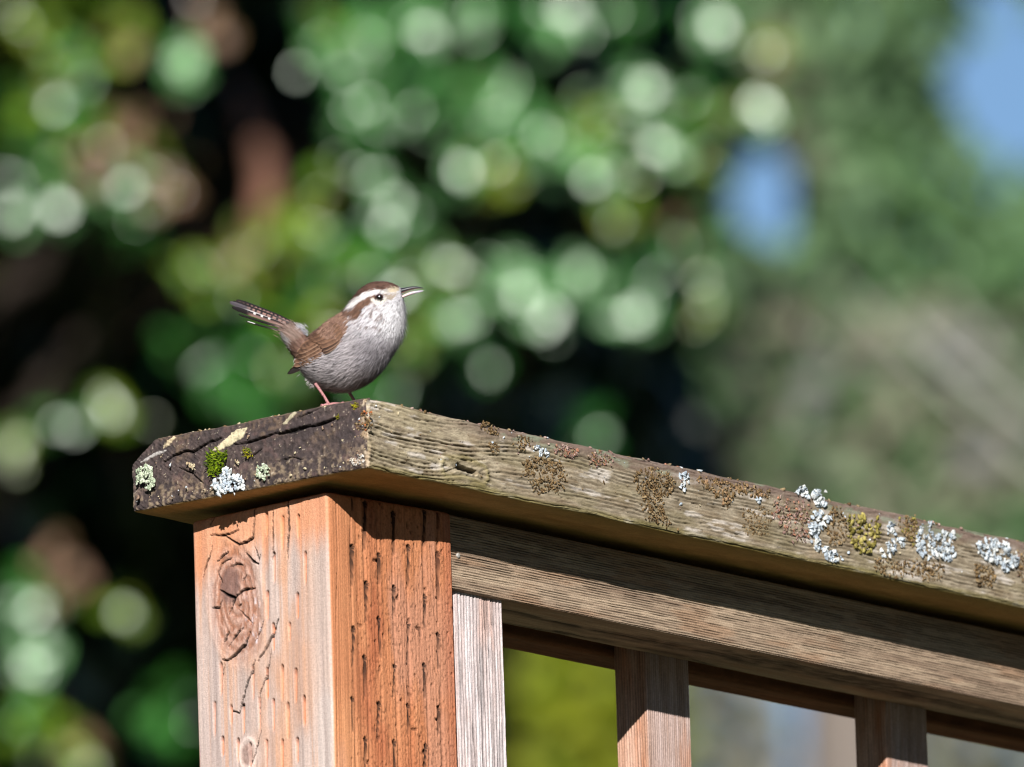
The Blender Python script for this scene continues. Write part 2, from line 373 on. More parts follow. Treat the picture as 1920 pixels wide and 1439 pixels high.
    for pts, wd in crR:
        L_ = c6(pts); sel = np.where(right & (x > L_[:, 0].min()-.003) & (x < L_[:, 0].max()+.003) & (z < .2))[0]
        d, p = polydist(qR[sel]+np.stack([wob[sel]*.4, 0*wob[sel]], 1), L_); dep = sstep(.0005*wd*1.5, .0002*wd, d); D[sel] -= dep*.0008; C[sel] *= (1-.5*dep)[:, None]
    # darker and redder towards the edge beside the rail
    C = mix(C, lin(150, 82, 56), right*sstep(.072, .086, x)*.5)
    D *= sstep(.0, .0012, z+.0006)
    P = V+N*D[:, None]
    wld = PO+[0, 0, ZO]+P[:, :1]*EX+P[:, 1:2]*EY+P[:, 2:3]*DN
    # tenon that carries the cap
    t = np.array([[a, b, c] for a in (.022, SX-.022) for b in (.022, SY-.022) for c in (-.005, .004)])
    tw = PO+[0, 0, ZO]+t[:, :1]*EX+t[:, 1:2]*EY+t[:, 2:3]*DN
    tf = np.array([[0, 1, 3, 2], [4, 6, 7, 5], [0, 4, 5, 1], [2, 3, 7, 6], [0, 2, 6, 4], [1, 5, 7, 3]])
    Vj, fj, Cj = join([(wld, Q, C), (tw, tf, lin(90, 60, 45))])
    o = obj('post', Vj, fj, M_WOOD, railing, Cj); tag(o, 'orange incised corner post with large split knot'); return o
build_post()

CW, CL = .1481483, 2.35
c2w = lambda pts: on_plane(220+np.asarray(pts, float)[:, 0]/3.84, 720+np.asarray(pts, float)[:, 1]/3.84, 0, 0.)   # end face
c3w = lambda pts: on_plane(640+np.asarray(pts, float)[:, 0]/3, 720+np.asarray(pts, float)[:, 1]/3, 1, 0.)         # long side
c4w = lambda pts: on_plane(1280+np.asarray(pts, float)[:, 0]/3, 820+np.asarray(pts, float)[:, 1]/3, 1, 0.)
def build_cap():
    r = .0022
    xs = np.unique(np.round(np.concatenate([samples((0, .10, .00055), (.10, .62, .00072), (.62, .8, .004), (.8, CL, .05)), [.0007, .0014]]), 7))
    ys = edge_dense(0, CW, .0005, r); zs = edge_dense(0, CT, .00042, r)
    V, N, Q = box_grid((0, 0, 0), (CL, CW, CT), (xs, ys, zs), r, {(2, 0): (3, 3), (2, 1): (4, 4), (1, 1): (6, 4), (0, 1): (6, 6)})
    # T-junction-free look: the strided faces simply meet the dense ones
    x, y, z = V.T; end = N[:, 0] < -.6; side = N[:, 1] < -.6; under = N[:, 2] < -.6; topf = N[:, 2] > .6
    D = np.zeros(len(V))
    # long side: lines that run along the board and swing round the knot
    kn = c3w([(700, 480)])[0]; dx = (x-kn[0]); dz = z-(kn[2]-ZO)
    flow = z+.0045*np.exp(-(dx/.017)**2)*np.sign(dz)*np.exp(-np.abs(dz)/.006)-.0065*sstep(.11, .0, x)*sstep(0, .02, z)*0+.004*np.sin(x*26+.6)*sstep(.3, .05, x)+.004*(fbm(np.stack([x*14, z*30, 0*x], 1), 12)-.5)+.0012*(fbm(np.stack([x*70, z*160, 0*x], 1), 13)-.5)
    rl, w = ring_lines(flow+.0*x, .00195, 61, 2.2); rl2, w2 = ring_lines(flow*1.01+.0004*(fbm(np.stack([x*200, z*300, 0*x], 1), 14)-.5), .0008, 62, 2)
    brk = fbm(np.stack([x*90, y*90, z*500], 1), 15)
    a1 = (1-rl)*(.15+1.25*w*w)*sstep(.25, .6, brk); a2 = (1-rl2)*sstep(.35, .7, fbm(np.stack([x*60, z*350, 0*x], 1), 16))
    a1 = a1*(1+.7*sstep(.15, .02, x)); D += side*(-a1*.0012-a2*.0004)
    n1 = fbm(np.stack([x*45, y*200, z*220], 1), 17); n2 = fbm(np.stack([x*160, y*700, z*800], 1), 18); n3 = fbm(np.stack([x*500, y*900, z*1300], 1), 19)
    gy = mix(lin(122, 108, 88), lin(180, 166, 144), sstep(.25, .78, n2*.55+n1*.45)); gy = mix(gy, lin(112, 92, 66), sstep(.5, .72, n1)*.6)
    olive = sstep(.5, .72, fbm(np.stack([x*25, z*120, 0*x], 1), 22)); gy = mix(gy, lin(128, 118, 84), olive*.35); gy = mix(gy, lin(190, 174, 142), sstep(.16, .02, x)*sstep(.3, .7, n2)*.4)
    silver = sstep(.62, .75, fbm(np.stack([x*55, z*260, 0*x], 1), 23)); gy = mix(gy, lin(206, 196, 186), silver*.7)
    Cs = gy*(1-.62*np.clip(a1*1.1+a2*.5, 0, 1))[:, None]*(.82+.36*n3)[:, None]
    # dirty brown-purple band along the upper edge, green algae along the lower edge
    up = side*sstep(CT-.0095, CT-.002, z+.006*(n1-.5))*sstep(.04, .12, x); Cs = mix(Cs, mix(lin(88, 70, 64), lin(128, 108, 98), n2), up*.85)
    teal = up*sstep(.6, .7, fbm(np.stack([x*60, z*200, 0*x], 1), 24)); Cs = mix(Cs, lin(128, 142, 118), teal*.6)
    lowb = sstep(.0042, .0012, z+.003*(n1-.5)); Cs = mix(Cs, mix(lin(88, 82, 34), lin(138, 126, 68), n2), lowb*.6)
    # knot hole
    kq = np.stack([x, z], 1); hole = c3w([(655, 462), (690, 478), (725, 490), (755, 498)])[:, [0, 2]]-[0, ZO]
    d, p = polydist(kq+.0016*np.stack([n2-.5, n3-.5], 1), hole); hd = side*sstep(.0017, .0005, d); D -= hd*.004; Cs *= (1-.88*hd)[:, None]
    d2, _ = polydist(kq, c3w([(600, 470), (700, 470), (790, 510)])[:, [0, 2]]-[0, ZO]); rimk = side*np.exp(-((d2-.0048)/.0016)**2); D += rimk*.0007; Cs = mix(Cs, lin(140, 128, 78), rimk*.45)
    # underside
    Cu = mix(lin(150, 118, 66), lin(180, 148, 92), n1); Cu = mix(Cu, lin(112, 108, 52), sstep(.02, .0, y)*.55*sstep(.02, .05, x)); Cu *= (.8+.4*n2)[:, None]
    Ct = mix(lin(92, 78, 66), lin(130, 114, 96), n1)
    # end grain: almost black, crusted, checked
    e1 = fbm(np.stack([y*120, z*120, x*120], 1), 25); e2 = fbm(np.stack([y*600, z*500, x*600], 1), 26); e3 = noise(np.stack([y*1500, z*1300, x*1500], 1), 27)
    Ce = mix(lin(56, 48, 47), lin(86, 72, 69), sstep(.3, .7, e1*.5+e2*.5)); Ce = mix(Ce, lin(46, 41, 43), sstep(.5, .7, e1)*.6)
    brn = sstep(.5, .72, fbm(np.stack([y*70, z*110, 0*x], 1), 28)); Ce = mix(Ce, lin(112, 92, 70), brn*.45*sstep(.3, .7, e2))
    lowcr = sstep(.016, .001, z+.01*(e1-.5)); Ce = mix(Ce, lin(142, 124, 102), lowcr*sstep(.48, .66, e2)*.75)
    spk = sstep(.88, .94, e3)*sstep(.42, .6, e2); Ce = mix(Ce, lin(186, 172, 152), spk*.6)
    pk = sstep(.66, .74, fbm(np.stack([y*160, z*160, 0*x], 1), 29)); Ce = mix(Ce, lin(100, 78, 74), pk*.4)
    D += end*((e1-.5)*.0014+(e2-.5)*.0010+(e3-.5)*.0003)
    # radial checks on the left part and two long shakes
    rx = (y-.06)*.75-(z-.06)*1.0; rlE, wE = ring_lines(rx+.0016*(e1-.5), .0021, 63, 5); kE = end*(1-rlE)*sstep(.070, .11, y)*sstep(.4, .6, e1+.2*(wE-.5)); D -= kE*.0012; Ce *= (1-.5*kE)[:, None]
    qe = np.stack([y, z], 1)+.0020*np.stack([e2-.5, e1-.5], 1)
    for pts, wd in (([(310, 560), (380, 515), (470, 478), (520, 490), (590, 445), (650, 412), (735, 378)], 1.0), ([(830, 432), (960, 405), (1060, 375), (1150, 340)], .9), ([(1150, 352), (1250, 335), (1385, 292)], 1.7), ([(1390, 300), (1470, 285), (1580, 248)], 1.2), ([(900, 560), (1030, 470)], .5), ([(1290, 240), (1400, 190), (1500, 165)], .5), ([(420, 600), (520, 640), (600, 720)], .5), ([(1150, 560), (1260, 530), (1330, 540)], .4)):
        L_ = c2w(pts)[:, 1:]-[0, ZO]; d, p = polydist(qe, L_); wv = .00042*wd*(.5+.7*np.sin(np.pi*np.clip(p, .08, .92))); k = end*sstep(wv*1.8, wv*.5, d); D -= k*.0026; Ce *= (1-.8*k)[:, None]
        sh = end*np.exp(-(d/.0022)**2)*(.5 if wd > .8 else .2); D += sh*.0004
    # pale patches where the end grain has flaked
    for pts, c in (([(670, 475), (720, 470), (800, 442), (895, 375), (925, 312), (850, 318), (760, 392)], (196, 184, 152)), ([(1180, 290), (1215, 285), (1290, 205), (1262, 200)], (170, 160, 134)), ([(305, 455), (345, 440), (400, 385), (385, 370), (345, 400)], (182, 164, 134)), ([(135, 565), (190, 550), (340, 470), (330, 462), (230, 505)], (160, 154, 150)), ([(1040, 235), (1100, 232), (1165, 215), (1150, 212)], (150, 140, 132))):
        Lp = c2w(pts)[:, 1:]-[0, ZO]; m = end & inpoly(qe+.0009*np.stack([e3-.5, e2-.5], 1), Lp); k = m*sstep(.25, .5, e2+.12); Ce = mix(Ce, lin(c)*1.0*np.ones((len(V), 3))*(.75+.5*e2)[:, None], k*.95); D += k*.0005
    C = np.where(end[:, None], Ce, np.where(side[:, None], Cs, np.where(under[:, None], Cu, Ct)))
    # blend near the vertical corner: crusts creep round it
    corner = sstep(.0055, .0008, np.minimum(np.where(end, y, 1), np.where(side, x, 1))+.0035*(e1-.5)); crust = corner*sstep(.42, .6, fbm(np.stack([x*300+7, y*300, z*300], 1), 34)); C = mix(C, mix(lin(150, 116, 76), lin(190, 178, 160), e2), crust*.8); D += crust*.0006
    D += topf*((n1-.5)*.001)+under*((n1-.5)*.0008)+side*((n1-.5)*.0012+(n3-.5)*.0003)
    P = V+N*D[:, None]
    # wear: lower front edge wavers, back upper corner rounded away
    edge = np.exp(-((P[:, 1])/.012)**2)*np.exp(-(P[:, 2]/.006)**2); P[:, 2] += edge*(.0008*(fbm(np.stack([x*28, 0*x, 0*x], 1), 35)-.5))
    P[:, 2] += sstep(.012, CT, P[:, 2])*(fbm(np.stack([x*35, y*35, 0*x], 1), 36)-.5)*.0022
    a = c2w([(262, 384)])[0]; b = c2w([(76, 592)])[0]; a2 = np.array([a[1], a[2]-ZO]); b2 = np.array([CW-.0002, b[2]-ZO]); t = b2-a2; nrm = np.array([-t[1], t[0]]); nrm /= np.linalg.norm(nrm)
    if nrm[1] < 0: nrm = -nrm
    sd_ = (P[:, 1:]-a2)@nrm+.0012*(fbm(np.stack([x*60, y*60, z*60], 1), 37)-.5); over = np.maximum(sd_, 0); P[:, 1:] -= nrm*over[:, None]*sstep(1.2, .6, P[:, 0])[:, None]
    P[:, 0] += .00261*P[:, 1]/CW
    P[:, 2] += ZO
    o = obj('cap_rail', P, Q, M_WOOD, railing, C); tag(o, 'grey weathered cap board with dark cracked end grain'); return o
cap = build_cap()

def build_board(name, lo, hi, steps, r, palette, seed, along, line=.0011, strides={}, dark=.5, top_lit=None, label=None, streak=0.):
    axes = [edge_dense(lo[k], hi[k], steps[k], r) if not isinstance(steps[k], np.ndarray) else steps[k] for k in range(3)]
    V, N, Q = box_grid(lo, hi, axes, r, strides)
    sc = np.array([420., 420., 420.]); sc[along] = 16.; n1 = fbm(V*sc*.35+seed, seed); n2 = fbm(V*sc*1.6+seed, seed+1); n3 = fbm(V*np.where(np.arange(3) == along, 260., 1300.), seed+2)
    cross = [k for k in range(3) if k != along]
    t = V[:, cross[0]]*np.where(np.abs(N[:, cross[0]]) < .7, 1, 0)+V[:, cross[1]]*np.where(np.abs(N[:, cross[1]]) < .7, 1, 0)
    rl, w = ring_lines(t+.0035*(fbm(V*np.where(np.arange(3) == along, 3., 25.), seed+4)-.5)+.0004*(fbm(V*np.where(np.arange(3) == along, 40., 90.), seed+7)-.5), line, seed+3, 1.15)
    brk = .35+.65*sstep(.3, .6, fbm(V*np.where(np.arange(3) == along, 90., 700.), seed+5)); a1 = np.clip((1-rl)*1.35, 0, 1)*(.5+.6*w)*brk
    C = mix(palette[0], palette[1], sstep(.25, .75, n1*.5+n2*.5)); C = mix(C, palette[2], sstep(.55, .75, fbm(V*np.where(np.arange(3) == along, 20., 120.), seed+6))*.7)
    C = C*(1-dark*np.clip(a1, 0, 1))[:, None]*(.8+.4*n3)[:, None]
    D = -a1*.0006+(n1-.5)*.0004+(n3-.5)*.0002
    if name == 'baluster':                     # the sunny side stays orange, the front has gone silver
        C = mix(C, C*np.array([1.04, .92, .82]), sstep(.3, .8, -N[:, 0])); C = mix(C, C*np.array([.95, 1.03, 1.12])*1.02, sstep(.3, .8, -N[:, 1]))
    if streak:
        s_ = fbm(V*np.where(np.arange(3) == along, 25., 500.), seed+8); k = sstep(.52, .66, s_); C = mix(C, C*.55, k*streak); D -= k*.0004*streak
    P = V+N*D[:, None]; P[:, 2] += ZO
    o = obj(name, P, Q, M_WOOD, railing, C)
    if label: o['label'] = label
    return o
pal_rail = (lin(136, 114, 96), lin(184, 162, 138), lin(162, 130, 104)); pal_back = (lin(110, 72, 50), lin(140, 96, 68), lin(120, 80, 52))
xl = np.unique(np.round(samples((.0985, .62, .0009), (.62, .8, .01), (.8, 2.02, .06)), 7))
build_board('top_rail', (.0985, .0312, -.0412), (2.02, .0706, -.0040), [xl, .0006, .0002], .0016, pal_rail, 101, 0, .00125, {(1, 1): (4, 8), (2, 1): (4, 4), (2, 0): (3, 2)}, .9, label='grooved grey-brown top rail under the cap')
build_board('back_rail', (.0985, .0900, -.0412), (2.02, .1105, -.0040), [xl, .0012, .0012], .0015, pal_back, 131, 0, .0016, {(1, 1): (6, 4), (1, 0): (3, 2), (2, 1): (6, 4), (2, 0): (2, 1)}, .5, label='thin brown rail behind the balusters')
build_board('bottom_rail', (.0985, .0312, -.900), (2.02, .1105, -.862), [samples((.0985, 2.02, .02)), .004, .004], .002, pal_rail, 151, 0, .0016)
zb = lambda: np.unique(np.round(np.concatenate([samples((-.862, -.25, .02), (-.25, -.034, .0007))]), 7))
pal_white = (lin(176, 158, 154), lin(220, 210, 210), lin(196, 160, 146)); pal_bal = (lin(160, 126, 108), lin(198, 170, 158), lin(176, 122, 92))
build_board('stile', (.1068, .0338, -.862), (.1452, .0690, -.0395), [.0003, .0012, zb()], .0014, pal_white, 171, 2, .0023, {(1, 1): (4, 4)}, .2, label='silver-white weathered upright against the post', streak=.9)
xb = [.3046, .5010]; xb += [.5010+.192*k for k in range(1, 8)]
for k, x0 in enumerate(xb):
    s = (.0003, .0005)[k] if k < 2 else .004
    build_board('baluster', (x0, .0704, -.862), (x0+.0352, .0902, -.006), [s, s, np.unique(np.round(samples((-.862, -.25, .02), (-.25, -.006, (.0011, .0013)[k] if k < 2 else .02)), 7))], .0012, pal_bal, 201+7*k, 2, .0016, {(1, 1): (4, 4), (0, 1): (4, 4)}, .6)
build_board('post', (2.02, .02, -ZO), (2.11, .11, -.0005), [.01, .01, .08], .003, (lin(150, 100, 70), lin(180, 130, 100), lin(160, 100, 60)), 301, 2, .003)

sc_ = on_plane(np.array([859.]), np.array([1042.]), 1, .0312)[0]
th_ = np.linspace(0, 2*math.pi, 12, endpoint=False); rg_ = [sc_+np.array([r_*math.cos(a_), d_, r_*math.sin(a_)]) for r_, d_ in ((.0013, .0006), (.0013, -.0003), (.0008, -.0007)) for a_ in th_]
i_, j_ = np.meshgrid(np.arange(2), np.arange(12), indexing='ij'); qs_ = np.stack([i_*12+j_, i_*12+(j_+1) % 12, (i_+1)*12+(j_+1) % 12, (i_+1)*12+j_], -1).reshape(-1, 4)
obj('screw', np.vstack([rg_, [sc_+[0, -.0006, 0]]]), [qs_, np.stack([24+np.arange(12), 24+(np.arange(12)+1) % 12, np.full(12, 36)], 1)], mat_attr('galvanised_steel', .5, .5, 800, .2), railing, np.tile(lin(150, 146, 140), (37, 1)))

# ------------------------------------------------------------------ lichens and moss
ang8 = np.linspace(0, 2*math.pi, 8, endpoint=False)
def lobes(P, n0, size, tilt, cols, g, thick=.32, curl=.25):
    """small leafy lobes: irregular domed discs with a lifted rim, at points P on a surface of normal n0"""
    parts = []; n0 = np.asarray(n0, float); t0 = np.cross(n0, [.3, .5, .8]); t0 /= np.linalg.norm(t0); b0 = np.cross(n0, t0)
    for k in range(len(P)):
        n = n0+g.normal(0, tilt, 3); n /= np.linalg.norm(n); th = g.uniform(0, 6.28); t = math.cos(th)*t0+math.sin(th)*b0; t = t-n*(t@n); t /= np.linalg.norm(t); b = np.cross(n, t)
        s = size[k]; rad = s*(.5+.22*g.normal(size=8)*.8).clip(.26, .8); el = g.uniform(1., 1.7)
        rim = P[k]+(np.cos(ang8)*rad*el)[:, None]*t+(np.sin(ang8)*rad)[:, None]*b+n*(s*(curl*g.uniform(.2, 1.2, 8)))[:, None]
        mid = P[k]+(np.cos(ang8)*rad*.55*el)[:, None]*t+(np.sin(ang8)*rad*.55)[:, None]*b+n*s*thick
        low = P[k]+(np.cos(ang8)*rad*.6*el)[:, None]*t+(np.sin(ang8)*rad*.6)[:, None]*b-n*s*.25
        top = (P[k]+n*s*thick*.8)[None]
        V = np.vstack([rim, mid, low, top]); j = np.arange(8); jn = (j+1) % 8
        q = np.vstack([np.stack([j, jn, 8+jn, 8+j], 1), np.stack([16+j, 16+jn, jn, j], 1)]); tr = np.stack([8+j, 8+jn, np.full(8, 24)], 1)
        c = np.array(cols[g.integers(len(cols))])*g.uniform(.8, 1.12)
        cc = np.tile(c, (25, 1)); cc[:8] *= g.uniform(.85, 1.1, (8, 1)); cc[16:24] *= .5
        parts.append((V, [q, tr], cc))
    return parts
def scatter(poly, n, g, face, power=1.):       # picture polygon -> points on a face of the cap
    poly = np.asarray(poly, float); lo = poly.min(0); hi = poly.max(0); out = []
    while len(out) < n:
        q = g.uniform(lo, hi, (n*3, 2)); q = q[inpoly(q+g.normal(0, 2.0, q.shape), poly)]; out += list(q[:n-len(out)])
    q = np.array(out)
    return on_plane(q[:, 0], q[:, 1], *face)
END, SIDE = (0, 0.0), (1, 0.0); NEND, NSIDE = np.array([-1., 0, .05]), np.array([0, -1., .05])
WHITE = [lin(198, 204, 208), lin(176, 186, 194), lin(214, 216, 214), lin(160, 170, 180)]
PALEG = [lin(176, 186, 160), lin(196, 202, 180), lin(154, 166, 140)]
BROWN = [lin(110, 88, 58), lin(130, 106, 74), lin(94, 74, 50), lin(142, 122, 92)]
OLIVE = [lin(134, 124, 62), lin(158, 146, 84), lin(104, 94, 44)]
PINK = [lin(150, 122, 112), lin(168, 144, 134), lin(128, 102, 94), lin(160, 112, 90), lin(132, 114, 90)]
CREAM = [lin(190, 176, 146), lin(170, 150, 120)]
T2 = lambda pts: [(220+a/3.84, 720+b/3.84) for a, b in pts]
T3 = lambda pts: [(640+a/3, 720+b/3) for a, b in pts]
T4 = lambda pts: [(1280+a/3, 820+b/3) for a, b in pts]
gl = np.random.default_rng(23)
def patch(name, label, poly, face, nrm, pal, n, s0, s1, tilt=.5, thick=.32, curl=.25, group='lichens growing on the cap'):
    if name in ('brown_lichen', 'pink_lichen', 'crust_lichen'): n = int(n*1.9); s0 *= .66; s1 *= .76; thick *= .5; tilt *= .75; curl *= .7
    P = scatter(poly, n, gl, face)+np.asarray(nrm)*.0002
    if name != 'leafy_lichen':                 # ragged, gappy growth
        d = noise(P*np.array([700., 700., 700.]), 71); keep = gl.random(n) < sstep(.2, .62, d)+.15; P = P[keep]; n = len(P)
    else: n = int(n*1.5); P = np.concatenate([P, scatter(poly, n-len(P), gl, face)]); s0 *= .6; s1 *= .9; thick *= .5; tilt *= .65; curl *= .8; keep = noise(P*520., 73) > .3; P = P[keep]; n = len(P)
    V, fl, c = join(lobes(P, nrm, gl.uniform(s0, s1, n), tilt, pal, gl, thick, curl))
    o = obj(name, V, fl, M_LICHEN, None, c, origin=P.mean(0)); tag(o, label, 'lichen', group); return o
patch('crust_lichen', 'pale green-white crusty lichen at the far worn end of the dark end grain', T2([(140, 640), (180, 600), (240, 575), (262, 650), (275, 720), (240, 770), (190, 720), (130, 700)]), END, NEND, PALEG, 130, .0010, .0021, .35)
patch('leafy_lichen', 'bluish white leafy lichen below the green moss on the end grain', T2([(770, 600), (820, 620), (880, 680), (915, 710), (912, 785), (860, 780), (800, 770), (730, 795), (690, 740), (730, 690)]), END, NEND, WHITE, 75, .0016, .0030, .75, .35, .35)
patch('crust_lichen', 'small round pale green lichen to the right of the moss on the end grain', T2([(1040, 578), (1085, 600), (1098, 650), (1060, 690), (1010, 665), (995, 625)]), END, NEND, PALEG, 55, .0010, .0019, .4)
patch('crust_lichen', 'rusty brown crust on the vertical corner of the cap', T2([(1770, 190), (1835, 200), (1838, 340), (1790, 345), (1715, 300), (1735, 250)]), END, NEND, BROWN+[lin(170, 100, 60)], 80, .0008, .0016, .5)
patch('crust_lichen', 'white crust at the bottom corner between end grain and long side', T2([(1730, 510), (1778, 500), (1775, 575), (1700, 585), (1665, 560)]), END, NEND, [lin(196, 190, 182), lin(170, 150, 130)], 45, .0008, .0016, .4)
patch('crust_lichen', 'tiny cream lichen between worn end and moss on the end grain', T2([(505, 570), (560, 565), (560, 625), (520, 610)]), END, NEND, CREAM, 22, .0007, .0014, .4)
patch('crust_lichen', 'tiny whitish lichen right beside the moss tuft', T2([(845, 555), (872, 550), (868, 590), (848, 585)]), END, NEND, CREAM, 10, .0008, .0014, .4)
S = SIDE; n_ = NSIDE
patch('leafy_lichen', 'small white leafy lichen above a brown patch near the knot hole', T3([(1075, 345), (1120, 350), (1165, 385), (1172, 410), (1125, 420), (1090, 395)]), S, n_, WHITE, 34, .0009, .0019, .6)
patch('brown_lichen', 'large round brown crinkled lichen patch under a small white one', T3([(1020, 440), (1100, 410), (1220, 430), (1262, 500), (1268, 560), (1220, 620), (1180, 600), (1095, 630), (1085, 580), (1010, 510)]), S, n_, BROWN, 260, .0009, .0018, .6)
patch('brown_lichen', 'small brown lichen on the upper edge nearest the knot hole', T3([(778, 210), (830, 225), (890, 270), (880, 300), (830, 270), (790, 250)]), S, n_, BROWN, 50, .0009, .0017, .6)
patch('brown_lichen', 'faint small brown lichen just below the upper edge near the knot hole', T3([(825, 325), (885, 340), (888, 380), (840, 392)]), S, n_, BROWN, 30, .0008, .0014, .5)
patch('brown_lichen', 'brown and grey lichen at the upper edge left of the pink tuft', T3([(985, 290), (1050, 290), (1065, 350), (1040, 380), (990, 360)]), S, n_, BROWN+[lin(160, 150, 130)], 60, .0009, .0017, .6)
patch('pink_lichen', 'pinkish lichen right of the small white leafy one', T3([(1190, 340), (1260, 340), (1335, 385), (1310, 425), (1240, 415), (1195, 390)]), S, n_, PINK, 80, .0009, .0018, .6)
patch('pink_lichen', 'pinkish lichen with a rust-red spot near the upper edge', T3([(1385, 385), (1450, 375), (1535, 415), (1525, 445), (1460, 470), (1400, 450)]), S, n_, PINK+BROWN[:1], 80, .0009, .0018, .6)
patch('brown_lichen', 'tall brown lichen strip hanging from upper edge to lower part of side', T3([(1665, 480), (1760, 470), (1860, 510), (1885, 570), (1820, 640), (1800, 700), (1850, 780), (1840, 815), (1770, 780), (1700, 740), (1690, 640), (1640, 560)]), S, n_, BROWN, 300, .0009, .0019, .6)
patch('leafy_lichen', 'white leafy lichen between two brown patches at mid rail', T4([(-40, 230), (0, 205), (45, 225), (30, 290), (20, 310), (-15, 280)]), S, n_, WHITE, 28, .0012, .0022, .7)
patch('brown_lichen', 'ragged brown lichen along the upper edge with a single white lobe below', T4([(60, 225), (200, 235), (300, 260), (480, 290), (490, 330), (400, 340), (300, 310), (250, 400), (205, 350), (130, 280)]), S, n_, BROWN+[lin(160, 128, 96)], 210, .0010, .0020, .6)
patch('leafy_lichen', 'single white lobe under the ragged brown lichen', T4([(410, 345), (450, 338), (448, 365), (420, 368)]), S, n_, WHITE, 8, .0012, .0022, .6)
patch('brown_lichen', 'thin faded brown lichen film in the middle of the side', T4([(335, 400), (480, 390), (500, 470), (480, 545), (360, 560), (330, 500)]), S, n_, BROWN, 130, .0007, .0014, .4)
patch('pink_lichen', 'broad pink lichen sheet beside the long white leafy one', T4([(530, 330), (620, 345), (720, 380), (710, 460), (715, 560), (690, 610), (620, 560), (540, 500), (500, 430)]), S, n_, PINK, 210, .0009, .0019, .5)
patch('leafy_lichen', 'white leafy lichen curling over the upper edge of the cap', T4([(600, 280), (680, 285), (810, 320), (800, 345), (795, 395), (745, 390), (720, 345), (640, 310)]), S, n_, WHITE, 60, .0016, .0032, .9, .4, .5)
patch('leafy_lichen', 'long white leafy lichen in a vertical crescent across the side', T4([(700, 430), (760, 415), (828, 425), (820, 480), (770, 520), (770, 580), (820, 640), (890, 650), (898, 700), (840, 705), (760, 650), (725, 580), (715, 500)]), S, n_, WHITE, 120, .0016, .0030, .8, .38, .4)
patch('brown_lichen', 'dark brown lichen inside the white crescent', T4([(830, 390), (890, 400), (920, 470), (930, 570), (880, 620), (810, 600), (800, 520)]), S, n_, BROWN, 110, .0010, .0020, .6)
patch('olive_lichen', 'olive-yellow crinkled lichen right of the white crescent', T4([(925, 440), (1010, 440), (1115, 455), (1100, 560), (1085, 640), (1035, 680), (960, 630), (935, 560)]), S, n_, OLIVE, 150, .0013, .0026, .8)
patch('leafy_lichen', 'branching white leafy lichen between olive lichen and the wide white one', T4([(1145, 480), (1195, 470), (1195, 530), (1255, 590), (1255, 615), (1195, 620), (1190, 670), (1120, 680), (1115, 600), (1165, 570)]), S, n_, WHITE, 60, .0014, .0028, .8, .38, .4)
patch('leafy_lichen', 'wide white leafy lichen on brown film near the branching one', T4([(1320, 500), (1390, 470), (1400, 530), (1480, 520), (1540, 560), (1525, 640), (1510, 710), (1460, 670), (1390, 690), (1310, 640), (1315, 560)]), S, n_, WHITE, 130, .0014, .0030, .8, .36, .4)
patch('brown_lichen', 'low brown lichen film below the wide white one', T4([(1080, 680), (1300, 690), (1480, 720), (1460, 800), (1360, 815), (1260, 770), (1170, 800), (1080, 740)]), S, n_, BROWN, 190, .0009, .0018, .5)
patch('brown_lichen', 'brown lichen around and above the wide white one', T4([(1210, 440), (1310, 440), (1330, 500), (1300, 620), (1240, 560), (1215, 500)]), S, n_, BROWN+OLIVE[:1], 100, .0010, .0020, .6)
patch('leafy_lichen', 'grey-white leafy lichen cushion farthest along the rail from the post', T4([(1655, 600), (1740, 570), (1800, 570), (1840, 620), (1890, 680), (1880, 740), (1845, 765), (1790, 730), (1720, 700), (1660, 660)]), S, n_, WHITE, 125, .0014, .0030, .8, .36, .4)
patch('brown_lichen', 'brown ring-shaped lichen below the farthest white cushion', T4([(1645, 720), (1700, 710), (1765, 745), (1755, 800), (1720, 840), (1660, 830), (1640, 780)]), S, n_, BROWN, 80, .0009, .0019, .6)
patch('brown_lichen', 'brown lichen beyond the farthest white cushion', T4([(1870, 640), (1990, 660), (1990, 820), (1900, 800), (1880, 760)]), S, n_, BROWN+PINK[:1], 100, .0010, .0020, .6)

def moss(label, poly, n, h0, h1, cols):
    P = scatter(poly, n, gl, END); parts = []
    for k in range(n):
        h = gl.uniform(h0, h1); d = np.array([-1, 0, .35])+gl.normal(0, .55, 3); d /= np.linalg.norm(d); c = cols[gl.integers(len(cols))]*gl.uniform(.7, 1.25)
        V, fl = tube([P[k]+[.0008, 0, 0], P[k]+d*h*.6, P[k]+d*h+[0, 0, -h*.1]], [h*.10, h*.13, h*.02], 4, False); parts.append((V, fl, c))
        for _ in range(5):
            q = P[k]+d*h*gl.uniform(.3, 1); e = d+gl.normal(0, .9, 3); e /= np.linalg.norm(e); s_ = np.cross(e, d+gl.normal(0, .3, 3)); s_ /= np.linalg.norm(s_)+1e-9
            parts.append((np.array([q-s_*h*.07, q+s_*h*.07, q+e*h*.42]), np.array([[0, 1, 2]]), c*1.1))
    V, fl, c = join(parts); o = obj('moss_tuft', V, fl, M_MOSS, None, c, origin=P.mean(0)); tag(o, label, 'moss', 'moss on the dark end grain')
GREEN = [lin(126, 150, 20), lin(98, 122, 16), lin(150, 170, 40), lin(70, 90, 14)]
YEL = [lin(190, 180, 40), lin(160, 150, 30), lin(130, 130, 30)]
moss('bright green moss cushion above the bluish white leafy lichen', T2([(650, 510), (720, 485), (790, 490), (780, 560), (740, 640), (700, 680), (665, 640), (645, 570)]), 170, .0014, .0030, GREEN)
moss('small yellow-green moss speck right of the green cushion', T2([(912, 470), (955, 460), (968, 500), (935, 535), (908, 525)]), 34, .0010, .0018, YEL+GREEN[:1])
